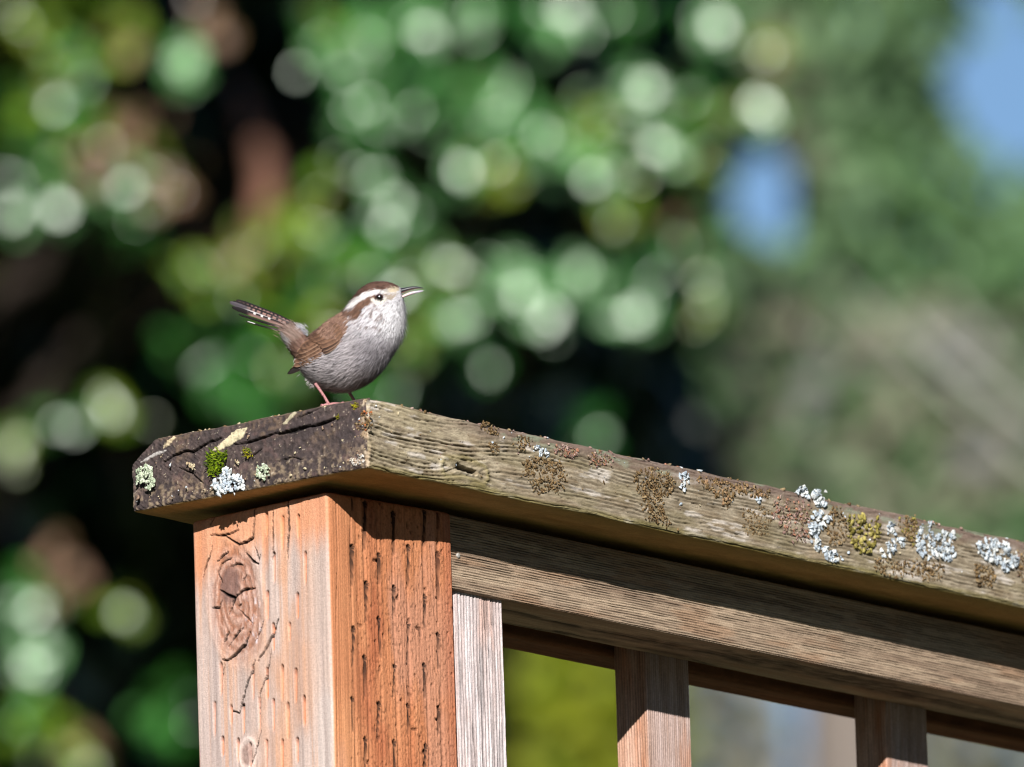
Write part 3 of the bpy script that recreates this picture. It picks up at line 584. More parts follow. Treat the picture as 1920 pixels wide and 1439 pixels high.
moss('yellow moss speck near the vertical corner of the cap', T2([(1700, 170), (1720, 140), (1742, 145), (1725, 185), (1705, 192)]), 24, .0010, .0017, YEL)
moss('tiny yellow moss speck at the end of the long crack', T2([(1572, 240), (1595, 232), (1598, 252), (1576, 256)]), 12, .0008, .0014, YEL)

def specks():
    parts = []
    q = []
    for _ in range(45): q.append((gl.uniform(80, 1700), None))
    pts = []
    for a, _ in q:                             # along the lower edge of the end
        base = 885+(a-90)/(1700-90)*(590-885); pts.append((a, base-abs(gl.normal(0, 26))-8))
    for _ in range(26): pts.append((gl.uniform(100, 1750), 0)); pts[-1] = (pts[-1][0], 800-(pts[-1][0]-90)*.18-gl.uniform(20, 330))
    for _ in range(26): pts.append((1740+gl.normal(0, 35), gl.uniform(230, 560)))
    P = c2w(pts); P = P[(P[:, 1] > .001) & (P[:, 1] < CW-.004) & (P[:, 2] > ZO+.001) & (P[:, 2] < ZO+CT-.002)]; s = np.minimum(gl.gamma(1.5, .00032, len(P)), .0018)+.0003
    parts += lobes(P, NEND, s, .4, CREAM+WHITE[:1]+[lin(140, 116, 98)], gl, .3, .1)
    px = gl.uniform(700, 1915, 150); lo = 745+(px-690)*.2185; py = lo+8+gl.beta(.9, 1.6, 150)*118
    P = on_plane(px, py, 1, 0.); s = np.minimum(gl.gamma(1.5, .0003, len(P)), .0018)+.0003
    parts += lobes(P, NSIDE, s, .5, CREAM+WHITE+BROWN+PINK, gl, .3, .2)
    V, fl, c = join(parts); o = obj('lichen_specks', V, fl, M_LICHEN, cap, c); tag(o, kind='stuff')
    # crumbs and bits on the upper arris
    parts = []; X = gl.uniform(.0, .6, 90); P = np.stack([X, gl.uniform(.0005, .004, 90), np.full(90, ZO+CT-.0004)], 1); parts += lobes(P, [0, -.3, 1.], gl.uniform(.0008, .0022, 90), .7, BROWN+PINK+WHITE[:1], gl, .4, .3)
    Y = gl.uniform(.0, .13, 34); P = np.stack([gl.uniform(.001, .004, 34)+.0026*Y/CW, Y, np.full(34, ZO+CT-.0006)], 1); parts += lobes(P, [-.3, 0, 1.], gl.uniform(.0007, .0019, 34), .7, BROWN+CREAM, gl, .4, .3)
    V, fl, c = join(parts); o = obj('lichen_crumbs', V, fl, M_LICHEN, cap, c); tag(o, kind='stuff')
specks()

# ------------------------------------------------------------------ the wren
# modelled in the units of a side view: u to its right (beak), v down, w towards the viewer's side; one unit is 0.0557 mm
FOOT = np.array([.0068, .0277, ZO+CT])
WZ = float((FOOT-POS)@F)+.0062
WU = WZ/FPX/4.5714
def bird(u, v, w):
    u = np.asarray(u, float); v = np.asarray(v, float); w = np.asarray(w, float)
    return at_depth(410+u/4.5714, 500+v/4.5714, np.full(u.shape, WZ))-F*(w*WU)[..., None]
wren = empty('wren', FOOT)
tag(wren, 'small brown wren with white eyebrow and cocked barred tail perched on the cap', 'bird')
RINGS = np.array([  # top u, v; bottom u, v; half width
    (1566, 196, 1556, 262, 22), (1545, 176, 1584, 296, 62), (1490, 146, 1594, 362, 100), (1405, 129, 1592, 436, 132), (1310, 139, 1578, 520, 158), (1225, 187, 1552, 604, 184),
    (1160, 262, 1514, 702, 210), (1110, 332, 1466, 794, 236), (1050, 396, 1402, 888, 258), (975, 444, 1308, 982, 272), (900, 502, 1190, 1048, 272), (830, 552, 1056, 1080, 252),
    (778, 594, 928, 1060, 214), (760, 604, 815, 1008, 165), (745, 590, 722, 915, 122), (722, 562, 655, 790, 94), (685, 525, 592, 685, 74), (640, 490, 545, 600, 52), (612, 492, 560, 560, 30)], float)
RG = catmull(RINGS, 110); NJ = 72
def ring_point(i, a):
    """i in rings (float), a angle: 0 at the back, pi at the belly; +w side is 0..pi"""
    i0 = np.clip(np.floor(i).astype(int), 0, len(RG)-2); f = (i-i0)[:, None]; r = RG[i0]*(1-f)+RG[i0+1]*f
    top = r[:, 0:2]; bot = r[:, 2:4]; w = r[:, 4]; c = np.cos(a); s = np.sin(a)
    m = (top+bot)/2; h = (top-bot)/2; k = .5+.5*c
    wid = w*np.sign(s)*np.abs(s)**.92*(1.03-.16*k*k)
    return np.stack([m[:, 0]+h[:, 0]*c, m[:, 1]+h[:, 1]*c, wid], 1)
POLY = dict(
    crown=[(1590, 150), (1570, 190), (1500, 182), (1420, 196), (1330, 203), (1250, 222), (1180, 260), (1118, 318), (1095, 345), (1060, 330), (1150, 220), (1220, 150), (1300, 100), (1400, 90), (1500, 100)],
    brow=[(1108, 346), (1118, 316), (1180, 260), (1260, 220), (1340, 201), (1420, 196), (1500, 180), (1552, 186), (1540, 212), (1460, 226), (1410, 222), (1345, 228), (1290, 250), (1230, 284), (1175, 326), (1135, 352)],
    stripe=[(1345, 232), (1345, 292), (1280, 326), (1235, 372), (1205, 440), (1145, 430), (1140, 360), (1180, 326), (1240, 284), (1300, 250)],
    lore=[(1425, 222), (1500, 236), (1540, 225), (1500, 285), (1455, 282), (1430, 262)],
    back=[(1095, 335), (1142, 356), (1140, 410), (1105, 440), (1112, 530), (1080, 600), (1035, 640), (900, 755), (720, 850), (640, 900), (590, 720), (700, 640), (760, 580), (900, 480), (1050, 380)],
    rump=[(800, 560), (700, 720), (650, 690), (600, 620), (540, 585), (560, 490), (690, 490)],
    vent=[(520, 575), (600, 625), (655, 690), (700, 760), (700, 900), (620, 800)])
def bird_col(P, jit=None):
    u, v, w = P.T; n = fbm(np.stack([u/90, v/90, w/90], 1), 401); n2 = fbm(np.stack([u/28, v/28, w/28], 1), 402); n3 = fbm(np.stack([u/60, v/22, w/40], 1), 403)
    q = np.stack([u+26*(n2-.5), v+26*(n-.5)], 1)
    if jit is not None: q = q+jit
    white = lin(212, 208, 212); grey = lin(146, 140, 144); belly_shade = lin(112, 99, 96)
    C = mix(white, grey, sstep(440, 720, v+.12*(1400-u)+120*(n-.5))); C = mix(C, belly_shade, sstep(760, 1020, v+.1*(1100-u)+160*(n-.5))*.9); C = mix(C, lin(226, 224, 226), sstep(1330, 1480, u)*sstep(280, 340, v)*sstep(640, 520, v)*.7)  # belly turned grey-brown downwards, partly painting its shaded underside
    C = mix(C, lin(176, 168, 170), sstep(1300, 1120, u)*sstep(330, 420, v)*.7)
    mot = sstep(.48, .62, n2)*inpoly(q, [(1480, 300), (1420, 520), (1240, 520), (1150, 440), (1230, 360), (1340, 300)]); C = mix(C, lin(120, 100, 92), mot*.75)
    brown = mix(lin(98, 72, 62), lin(136, 106, 92), n2); crownc = mix(lin(86, 60, 50), lin(128, 98, 86), n2)
    C = np.where(inpoly(q, POLY['vent'])[:, None], mix(lin(206, 200, 200), lin(150, 140, 138), n2), C)
    C = np.where(inpoly(q, POLY['rump'])[:, None], mix(lin(128, 104, 92), lin(168, 146, 136), n2), C)
    C = np.where(inpoly(q, POLY['back'])[:, None], brown, C)
    C = np.where(inpoly(q, POLY['crown'])[:, None], crownc, C)
    C = np.where(inpoly(q, POLY['stripe'])[:, None], mix(lin(96, 68, 54), lin(132, 102, 86), n2), C)
    C = np.where(inpoly(q, POLY['lore'])[:, None], mix(lin(150, 128, 110), lin(206, 196, 184), n2), C)
    C = np.where(inpoly(q, POLY['brow'])[:, None], mix(lin(226, 222, 220), lin(206, 188, 158), sstep(1420, 1500, u)*.9), C)
    ring = np.abs(np.hypot(u-1378, (v-267)*1.22)-54); C = np.where(((ring < 13) & (v > 268))[:, None], lin(226, 220, 210), C)
    C = np.where(((np.hypot(u-1378, (v-266)*1.25) < 42))[:, None], lin(40, 28, 24), C)
    return C
I, J = np.meshgrid(np.arange(len(RG)), np.arange(NJ), indexing='ij')
BP = ring_point(I.ravel().astype(float), J.ravel()/NJ*2*math.pi)
k = I[:-1]*NJ+J[:-1]; kn = I[:-1]*NJ+(J[:-1]+1) % NJ
BQ = np.stack([k, kn, kn+NJ, k+NJ], -1).reshape(-1, 4)
c0, c1 = len(BP), len(BP)+1; BP = np.vstack([BP, BP[:NJ].mean(0), BP[-NJ:].mean(0)]); jj = np.arange(NJ); jn = (jj+1) % NJ
BT = np.vstack([np.stack([np.full(NJ, c0), jn, jj], 1), np.stack([np.full(NJ, c1), (len(RG)-1)*NJ+jj, (len(RG)-1)*NJ+jn], 1)])
BP += 0
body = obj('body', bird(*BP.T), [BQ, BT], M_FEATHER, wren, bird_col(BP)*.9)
tag(body, 'plump grey-breasted body with brown back')
bvh = BVHTree.FromPolygons([tuple(p) for p in BP], [tuple(int(z) for z in f) for f in BQ])
def surf_w(u, v, default=0.):
    h = bvh.ray_cast(Vector((u, v, 800.)), Vector((0, 0, -1)))
    return h[0][2] if h[0] is not None else default
# small body feathers: narrow pointed blades lying back along the body
def plumage(n, seed):
    g = np.random.default_rng(seed)
    tri = BP[BQ]; ar = np.linalg.norm(np.cross(tri[:, 2]-tri[:, 0], tri[:, 3]-tri[:, 1]), axis=1); headw = np.where(tri[:, 0, 0] > 1150, 2.2, 1.)*np.where(tri[:, :, 2].mean(1) > -60, 1., .25)
    f = g.choice(len(BQ), n, p=ar*headw/(ar*headw).sum()); i = f//NJ+g.random(n); a = (f % NJ+g.random(n))/NJ*2*math.pi
    i = np.clip(i, 0, len(RG)-2.01)
    P = ring_point(i, a); Ti = ring_point(np.minimum(i+.8, len(RG)-1.01), a)-P; Ta = ring_point(i, a+.02)-P
    Ti /= np.linalg.norm(Ti, axis=1)[:, None]+1e-9; N = np.cross(Ta, Ti); N /= np.linalg.norm(N, axis=1)[:, None]+1e-9
    cen = BP[:len(RG)*NJ].reshape(len(RG), NJ, 3).mean(1)[np.clip(i.astype(int), 0, len(RG)-1)]; s = np.sign(((P-cen)*N).sum(1)); N *= s[:, None]
    # flow: backwards along the rings, drooping with gravity on the flanks
    T = Ti+np.array([-.25, .12, 0]); T = T-N*(T*N).sum(1)[:, None]+g.normal(0, .22, (n, 3)); T /= np.linalg.norm(T, axis=1)[:, None]
    head = sstep(1120, 1300, P[:, 0])*sstep(520, 330, P[:, 1]); L = (58-34*head)*g.uniform(.6, 1.4, n); wd = (4.6-1.6*head)*g.uniform(.6, 1.4, n)
    throat = sstep(1480, 1590, P[:, 0])*sstep(260, 330, P[:, 1]); L = L*(1+.5*throat); lift = g.uniform(.0, .12, n)+.65*throat*g.random(n)+.1*(g.random(n) < .06)
    S = np.cross(N, T); S /= np.linalg.norm(S, axis=1)[:, None]
    b = P+N*1.0; m = P+T*(L*.55)[:, None]+N*(1.5+L*lift*.5)[:, None]; t = P+T*L[:, None]+N*(1.+L*lift*.75)[:, None]
    ok = np.hypot(P[:, 0]-1378, (P[:, 1]-265)*1.28) > 46
    Vv = np.stack([b-S*wd[:, None]*.5, b+S*wd[:, None]*.5, m+S*wd[:, None]*.6, m-S*wd[:, None]*.6, t], 1)[ok]
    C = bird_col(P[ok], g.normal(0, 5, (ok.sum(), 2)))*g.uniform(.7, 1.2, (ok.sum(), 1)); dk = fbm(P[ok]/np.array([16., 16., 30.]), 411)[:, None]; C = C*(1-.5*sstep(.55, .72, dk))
    Vn = Vv.reshape(-1, 3); base = np.arange(len(Vv))[:, None]*5
    o = obj('plumage', bird(*Vn.T), [base+np.array([[0, 1, 2, 3]]), base+np.array([[3, 2, 4]])], M_FEATHER, body, np.repeat(C, 5, 0), smooth=False); tag(o, kind='stuff')
plumage(30000, 5)

def feather(name, parent, base, tip, width, w0, w1, colf, bend=0., camber=6., n=22, round_=.5, follow=False, label=None):
    """a single flat feather with a ridge along its shaft; base and tip in side-view units"""
    base = np.array(base, float); tip = np.array(tip, float); d = tip-base; L = np.linalg.norm(d); d /= L; s = np.array([-d[1], d[0]])
    t = np.linspace(0, 1, n); wid = width*(.82 if 'tail' in name else 1.)*(np.minimum(1, .35+t*2.2))*np.where(t > 1-round_*.5, np.sqrt(np.clip(1-((t-(1-round_*.5))/(round_*.5))**2, 0, 1)), 1)
    cen = base+t[:, None]*L*d+(bend*np.sin(math.pi*t))[:, None]*s
    rows = []; cc = []
    for x in (-1, -.5, 0, .5, 1):
        p = cen+(x*wid*.5)[:, None]*s; w = w0+(w1-w0)*t+camber*(1-abs(x))
        if follow: w = np.array([surf_w(a, b, -999) for a, b in p]); w = np.where(w < -900, np.nan, w); ok = ~np.isnan(w); w = (np.interp(t, t[ok], w[ok]) if ok.any() else np.zeros(n)); w = w+w0+(w1-w0)*t+camber*(1-abs(x))
        rows.append(np.stack([p[:, 0], p[:, 1], w], 1)); cc.append(colf(t, np.full(n, x)))
    V = np.stack(rows, 1).reshape(-1, 3); C = np.stack(cc, 1).reshape(-1, 3)
    lower = V.copy(); lower[:, 2] -= 2.2
    i, j = np.meshgrid(np.arange(n-1), np.arange(4), indexing='ij'); kk = i*5+j; Q = np.stack([kk, kk+1, kk+6, kk+5], -1).reshape(-1, 4); m = n*5
    o = obj(name, bird(*np.vstack([V, lower]).T), [Q, (Q+m)[:, ::-1]], M_FEATHER, parent, np.vstack([C, C*.8]))
    if label: o['label'] = label
    return o
def wing_col(c0, c1, edge, bar=0.):
    def f(t, x):
        n = noise(np.stack([t*60, x*2, 0*t], 1), 501); c = mix(c0, c1, n*.6+.4*(1-t)); c = mix(c, edge, (np.abs(x) > .8)*.7)
        if bar: c = c*(1-bar*(np.sin(t*70) > .35)*(np.abs(x) < .9))[:, None]
        return c*(1-.35*(x == 0)-.25*(x == .5))[:, None]
    return f
DKB, MDB, LTB, EDG = lin(44, 31, 27), lin(88, 62, 48), lin(126, 94, 74), lin(160, 128, 106)
near_wing = empty('wing', (0, 0, 0)); near_wing.parent = wren
fw = [((1045, 648), (690, 850), 40, 2, (DKB*.3, DKB*.5, DKB*.6), 0),  # base, tip, width, layer offset, colours, barring
    ((905, 728), (588, 922), 46, 6, (DKB*.4, DKB*.6, DKB), 0), ((930, 712), (602, 905), 50, 11, (DKB*.7, DKB, MDB), 0), ((955, 694), (622, 884), 52, 16, (DKB, MDB, EDG), .25),
    ((975, 670), (640, 858), 54, 21, (MDB, LTB, EDG), .3), ((965, 640), (645, 822), 56, 26, (MDB, LTB, EDG), .35), ((955, 610), (655, 786), 60, 31, (MDB*.8, LTB, EDG), .45), ((940, 575), (672, 742), 62, 36, (MDB, LTB, EDG), .5), ((930, 545), (700, 700), 60, 40, (MDB, LTB, LTB), .5),
    ((1050, 622), (898, 744), 44, 24, (DKB, MDB*.8, EDG), 0), ((1060, 604), (885, 722), 46, 30, (DKB*.9, MDB, EDG), 0), ((1065, 575), (868, 690), 56, 38, (MDB, LTB, LTB), .2), ((1058, 545), (838, 655), 60, 43, (MDB, LTB, LTB), .2), ((1040, 512), (800, 640), 62, 46, (MDB, LTB, LTB), .25), ((1015, 490), (770, 618), 58, 48, (MDB, LTB*.9, MDB), .25)]
for b_, t_, wd, off, (a_, c_, e_), bar in fw:
    feather('feather', near_wing, b_, t_, wd, off-14, off, wing_col(a_, c_, e_, bar), bend=-10, follow=True, n=20, camber=4)
# shoulder feathers blend the wing into the back
def coverts(n, seed):
    g = np.random.default_rng(seed); Vs = []; Cs = []
    poly = [(1115, 440), (1112, 540), (1060, 620), (960, 600), (900, 560), (860, 540), (950, 455), (1060, 385)]
    q = g.uniform((850, 380), (1120, 630), (n*4, 2)); q = q[inpoly(q, poly)][:n]
    for u, v in q:
        w = surf_w(u, v, None)
        if w is None: continue
        d = np.array([-.82, .57])+g.normal(0, .16, 2); d /= np.linalg.norm(d); s = np.array([-d[1], d[0]]); L = g.uniform(34, 62); b = g.uniform(8, 15)
        off = 14+30*sstep(1110, 950, u)
        w2 = surf_w(u+d[0]*L, v+d[1]*L, w) or w
        P = [(u-s[0]*b*.5, v-s[1]*b*.5, w+off*.7), (u+s[0]*b*.5, v+s[1]*b*.5, w+off*.7), (u+d[0]*L*.6+s[0]*b*.6, v+d[1]*L*.6+s[1]*b*.6, w*.4+w2*.6+off+4), (u+d[0]*L*.6-s[0]*b*.6, v+d[1]*L*.6-s[1]*b*.6, w*.4+w2*.6+off+4), (u+d[0]*L, v+d[1]*L, w2+off+5)]
        Vs.append(P); c = mix(lin(88, 64, 54), lin(142, 112, 96), np.array(g.random())); Cs.append(np.tile(c, (5, 1))*g.uniform(.85, 1.1))
    V = np.array(Vs).reshape(-1, 3); base = np.arange(len(Vs))[:, None]*5
    o = obj('shoulder_feathers', bird(*V.T), [base+np.array([[0, 1, 2, 3]]), base+np.array([[3, 2, 4]])], M_FEATHER, near_wing, np.concatenate(Cs), smooth=False); tag(o, kind='stuff')
coverts(420, 9)
far_wing = empty('wing', (0, 0, 0)); far_wing.parent = wren
for b_, t_, wd, off, (a_, c_, e_), bar in fw[:8]:
    wv = -max(60., surf_w((b_[0]+t_[0])/2, (b_[1]+t_[1])/2, 120.))-off+10
    feather('feather', far_wing, b_, (t_[0]+14, t_[1]-10), wd, wv, wv+40, wing_col(a_, c_, e_, bar), bend=-10, n=14, camber=-4)
# tail: long narrow barred feathers
def tail_col(kind):
    def f(t, x):
        pk = lin(156, 122, 114); bk = lin(26, 20, 22); gr = lin(120, 108, 108)
        if kind == 'bar': c = np.where((np.sin(t*96+x*1.2) > -.25)[:, None], pk, bk*1.5); c = mix(c, bk*1.5, sstep(.62, .9, t)*.8); c = np.where((x > .3)[:, None], bk, c)
        elif kind == 'white': c = np.where((x < -.3)[:, None], mix(lin(214, 206, 206), pk, sstep(.3, .05, t)), np.where((np.sin(t*80+1) > -.4)[:, None], pk*.8, bk*2.5)); c = mix(c, lin(80, 74, 80), sstep(.62, .8, t))
        elif kind == 'spot': c = np.where(((np.sin(t*52) > .55) & (x > .3) & (t > .3))[:, None], lin(220, 214, 212), np.where((x < .2)[:, None], pk*.7, bk*1.4)); c = mix(c, bk, sstep(.66, .76, t))
        elif kind == 'tip': c = mix(gr*.45, bk, sstep(.2, .6, t)); c = np.where(((t > .78) & (t < .95) & (x > 0))[:, None], lin(210, 206, 204), c)
        else: c = mix(gr*.5, bk, sstep(.1, .5, t))
        return c*(1-.3*(x == 0))[:, None]
    return f
for b_, t_, wd, w0, w1, kd, bend in (((668, 496), (146, 288), 40, -10, -40, 'bar', 8), ((660, 506), (120, 298), 34, -2, -20, 'dark', 4), ((655, 520), (90, 304), 44, 14, 6, 'white', 2), ((640, 528), (112, 348), 46, 22, 24, 'spot', -2), ((625, 545), (166, 410), 22, 16, 34, 'dark', -4), ((610, 560), (232, 470), 18, 10, 40, 'tip', -8), ((640, 530), (150, 372), 26, -20, -30, 'dark', 0), ((650, 510), (135, 318), 30, -30, -44, 'dark', 4)):
    feather('tail_feather', wren, b_, t_, wd, w0, w1, tail_col(kd), bend=bend, camber=3, n=60, round_=.28)
# ruffled fluff over the tail base and under it
def fluff():
    g = np.random.default_rng(31); Vs = []; Cs = []
    for (u0, v0, su, sv, du, dv, n, c0, c1) in ((700, 530, 26, 18, -34, -30, 26, (214, 210, 212), (140, 140, 150)), (735, 570, 26, 22, -40, -22, 40, (176, 176, 186), (130, 124, 128)), (650, 672, 20, 34, -24, -8, 60, (214, 208, 206), (160, 148, 146)), (690, 800, 14, 44, -16, 20, 46, (206, 204, 206), (150, 146, 150)), (782, 965, 14, 16, -18, 18, 30, (222, 218, 216), (160, 150, 150)), (815, 1015, 20, 8, -16, 14, 20, (206, 196, 196), (140, 128, 126)), (590, 540, 40, 30, -52, -22, 60, (164, 140, 132), (120, 96, 88))):
        for _ in range(n*2):
            p = np.array([g.normal(u0, su), g.normal(v0, sv)]); w = g.uniform(-40, 60); d = np.array([du, dv])*g.uniform(.6, 1.3)+g.normal(0, 14, 2); s = np.array([-d[1], d[0]]); s = s/np.linalg.norm(s)*g.uniform(2, 4.5)
            Vs.append([(*(p-s*.5), w), (*(p+s*.5), w), (*(p+d*.6+s*.5), w+6), (*(p+d*.6-s*.5), w+6), (*(p+d), w+4)]); Cs.append(np.tile(mix(lin(c0), lin(c1), np.array(g.random())), (5, 1)))
    V = np.array(Vs).reshape(-1, 3); base = np.arange(len(Vs))[:, None]*5
    o = obj('fluff', bird(*V.T), [base+np.array([[0, 1, 2, 3]]), base+np.array([[3, 2, 4]])], M_FEATHER, body, np.concatenate(Cs), smooth=False); tag(o, kind='stuff')
fluff()
# beak, slightly open and curved
def mandible(name, rows, colf, label):
    A = catmull(np.array(rows, float), 40); n = 16; a = np.linspace(0, 2*math.pi, n, endpoint=False); V = []; C = []
    for k_, (tu, tv, bu, bv, w) in enumerate(A):
        m = np.array([(tu+bu)/2, (tv+bv)/2]); h = np.array([(tu-bu)/2, (tv-bv)/2])
        for al in a: V.append((m[0]+h[0]*math.cos(al), m[1]+h[1]*math.cos(al), w*math.sin(al)))
        C.append(colf(np.full(n, k_/39), np.cos(a)))
    V = np.array(V); i, j = np.meshgrid(np.arange(39), np.arange(n), indexing='ij'); j2 = (j+1) % n; Q = np.stack([i*n+j, i*n+j2, (i+1)*n+j2, (i+1)*n+j], -1).reshape(-1, 4)
    e = len(V); V = np.vstack([V, V[-n:].mean(0)]); T = np.stack([np.full(n, e), 39*n+np.arange(n), 39*n+(np.arange(n)+1) % n], 1)
    C = np.vstack([np.concatenate(C), C[-1][:1]]); o = obj(name, bird(*V.T), [Q, T], M_BEAK, wren, C); o['label'] = label
mandible('upper_beak', [(1490, 212, 1478, 292, 42), (1545, 190, 1530, 254, 34), (1600, 180, 1596, 222, 24), (1660, 171, 1660, 200, 16), (1715, 173, 1714, 190, 9), (1756, 185, 1756, 190, 3)],
         lambda t, c: np.where((c > -.62)[:, None], lin(34, 30, 36), lin(150, 118, 108)), 'dark curved upper beak')
mandible('lower_beak', [(1478, 300, 1482, 318, 40), (1545, 262, 1552, 286, 32), (1605, 232, 1612, 258, 22), (1660, 214, 1668, 238, 14), (1715, 207, 1720, 224, 8), (1755, 206, 1755, 212, 3)],
         lambda t, c: mix(np.tile(lin(206, 176, 172), (len(t), 1)), lin(172, 160, 176), sstep(.35, .8, t)), 'pale pinkish lower beak')
# eyes
def sphere(c, r, n=20, m=12, flat=1.):
    th = np.linspace(0, math.pi, m); ph = np.linspace(0, 2*math.pi, n, endpoint=False); T, P = np.meshgrid(th, ph, indexing='ij')
    V = np.stack([c[0]+r*np.sin(T)*np.cos(P), c[1]+r*np.sin(T)*np.sin(P), c[2]+r*flat*np.cos(T)], -1).reshape(-1, 3)
    i, j = np.meshgrid(np.arange(m-1), np.arange(n), indexing='ij'); j2 = (j+1) % n; return V, np.stack([i*n+j, (i+1)*n+j, (i+1)*n+j2, i*n+j2], -1).reshape(-1, 4)
ew = surf_w(1378, 265, 110.)
for sgn in (1, -1):
    V, Q = sphere((1378, 265, sgn*(ew-10)), 36); rr_ = np.hypot(V[:, 0]-1378, V[:, 1]-265); V[:, 1] = 265+(V[:, 1]-265)*.86; C = np.where((rr_ > 20)[:, None], lin(64, 34, 24), lin(8, 7, 8))
    o = obj('eye', bird(*V.T), Q, M_EYE, wren, C); o['label'] = 'dark brown glossy eye'
# legs and feet
def leg(hip, ankle_px, foot_w, col, fx):
    root = empty('leg', (0, 0, 0)); root.parent = wren
    # the ankle stands over the cap's upper face; toes lie on it
    A = bird(*np.array(hip, float)); B = fx+np.array([0, 0, .0013]); mid = A*.35+B*.65+np.array([0, 0, .0004])
    kn = A*.8+B*.2
    P = np.array([A, kn, mid, A*.12+B*.88, B]); V, fl = tube(P, [.0010, .00075, .0006, .0007, .0008], 10); parts = [(V, fl, col)]
    for s_ in (.25, .4, .55, .7, .82):         # scutes
        p = A*(1-s_)+B*s_; V, fl = tube([p-(B-A)*.018, p, p+(B-A)*.018], [.0006, .00088, .0006], 10); parts.append((V, fl, col*.9))
    V, fl, c = join(parts); obj('shank', V, fl, M_LEG, root, c)
    hd = R*1.0; hd = hd-np.array([0, 0, hd[2]]); hd /= np.linalg.norm(hd); sd_ = np.cross([0, 0, 1.], hd)
    for angd, ln in ((6, .0085), (34, .0075), (-30, .0075), (178, .0035)):
        a_ = math.radians(angd); d = math.cos(a_)*hd+math.sin(a_)*sd_; z0 = np.array([0, 0, 1.])
        pts = [B, B+d*ln*.3+z0*.0002, B+d*ln*.62-z0*.0001, B+d*ln*.85-z0*.0004, B+d*ln*1.05+z0*.0002, B+d*ln*1.25-z0*.0008]
        V, fl = tube(catmull(np.array(pts), 16), np.interp(np.linspace(0, 1, 16), [0, .35, .6, .75, .82, 1], [.0008, .00068, .00072, .00058, .00046, .00008]), 8)
        c = np.tile(col, (len(V), 1)); c[len(V)*3//4:] *= .45; obj('toe', V, fl, M_LEG, root, c)
leg((830, 1000, 95), None, None, lin(172, 120, 120), FOOT)
ff = on_plane(np.array([668.]), np.array([770.]), 2, ZO+CT)[0]; ff = FOOT+(R*(668-613)/FPX*WZ); ff[2] = ZO+CT; back = np.array([F[0], F[1], 0]); ff = ff+back*.012
leg((1105, 1060, -105), None, None, lin(150, 110, 108), ff)

# ------------------------------------------------------------------ trees behind the railing
VIEW = np.array([F[0], F[1], 0]); VIEW /= np.linalg.norm(VIEW); RIGHT = np.array([VIEW[1], -VIEW[0], 0])
HALF = sd-F; HALF /= np.linalg.norm(HALF)      # a leaf facing this way glints in the sun
def leaves(P, Nn, L, Wd, C, g, fold=.18, droop=.2):
    """P centres, Nn normals, L lengths, Wd widths, C colours -> one mesh of folded, bent leaves"""
    n = len(P); Nn = Nn/np.linalg.norm(Nn, axis=1)[:, None]; T = g.normal(size=(n, 3)); T[:, 2] -= .5; T -= Nn*(T*Nn).sum(1)[:, None]; T /= np.linalg.norm(T, axis=1)[:, None]; S = np.cross(Nn, T)
    L = np.broadcast_to(L, (n,))[:, None]; Wd = np.broadcast_to(Wd, (n,))[:, None]
    b = P-T*L*.5-Nn*L*droop*.3; m = P-Nn*Wd*fold*.5; a1 = P-T*L*.08-S*Wd*.5+Nn*Wd*fold*.5; a2 = P-T*L*.08+S*Wd*.5+Nn*Wd*fold*.5; q1 = P+T*L*.24-S*Wd*.36+Nn*Wd*fold*.3; q2 = P+T*L*.24+S*Wd*.36+Nn*Wd*fold*.3; m2 = P+T*L*.24-Nn*(Wd*fold*.5+L*droop*.1); t = P+T*L*.55-Nn*L*droop*.4
    V = np.stack([b, a1, m, a2, q1, m2, q2, t], 1).reshape(-1, 3); k = np.arange(n)[:, None]*8
    Q = np.concatenate([k+np.array([[1, 4, 5, 2]]), k+np.array([[2, 5, 6, 3]])]); Tt = np.concatenate([k+np.array([[0, 1, 2]]), k+np.array([[0, 2, 3]]), k+np.array([[4, 7, 5]]), k+np.array([[5, 7, 6]])])
    return V, [Tt, Q], np.repeat(C, 8, 0)
def dirs(n, toward, spread, g):
    d = np.asarray(toward, float)+g.normal(0, spread, (n, 3)); return d/np.linalg.norm(d, axis=1)[:, None]
def trunk(parent, pts, r0, r1, col, seed, name='trunk'):
    P = catmull(np.array(pts, float), 24); V, fl = tube(P, np.linspace(r0, r1, 24), 12, True, .05, seed); return obj(name, V, fl, M_BARK, parent, np.tile(col, (len(V), 1)))
def pal(cols, n, g, lo=.75, hi=1.25):
    c = np.array(cols)[g.integers(len(cols), size=n)]; return c*g.uniform(lo, hi, (n, 1))
G_MID = [lin(54, 112, 38), lin(68, 128, 54), lin(42, 94, 38)]; G_PALE = [lin(94, 146, 84), lin(108, 154, 96), lin(78, 132, 68)]; G_YEL = [lin(110, 134, 32), lin(126, 140, 48), lin(88, 126, 28)]
G_DARK = [lin(22, 50, 22), lin(28, 56, 26), lin(18, 40, 20)]; B_DEAD = [lin(130, 102, 80), lin(148, 114, 94), lin(110, 88, 62)]

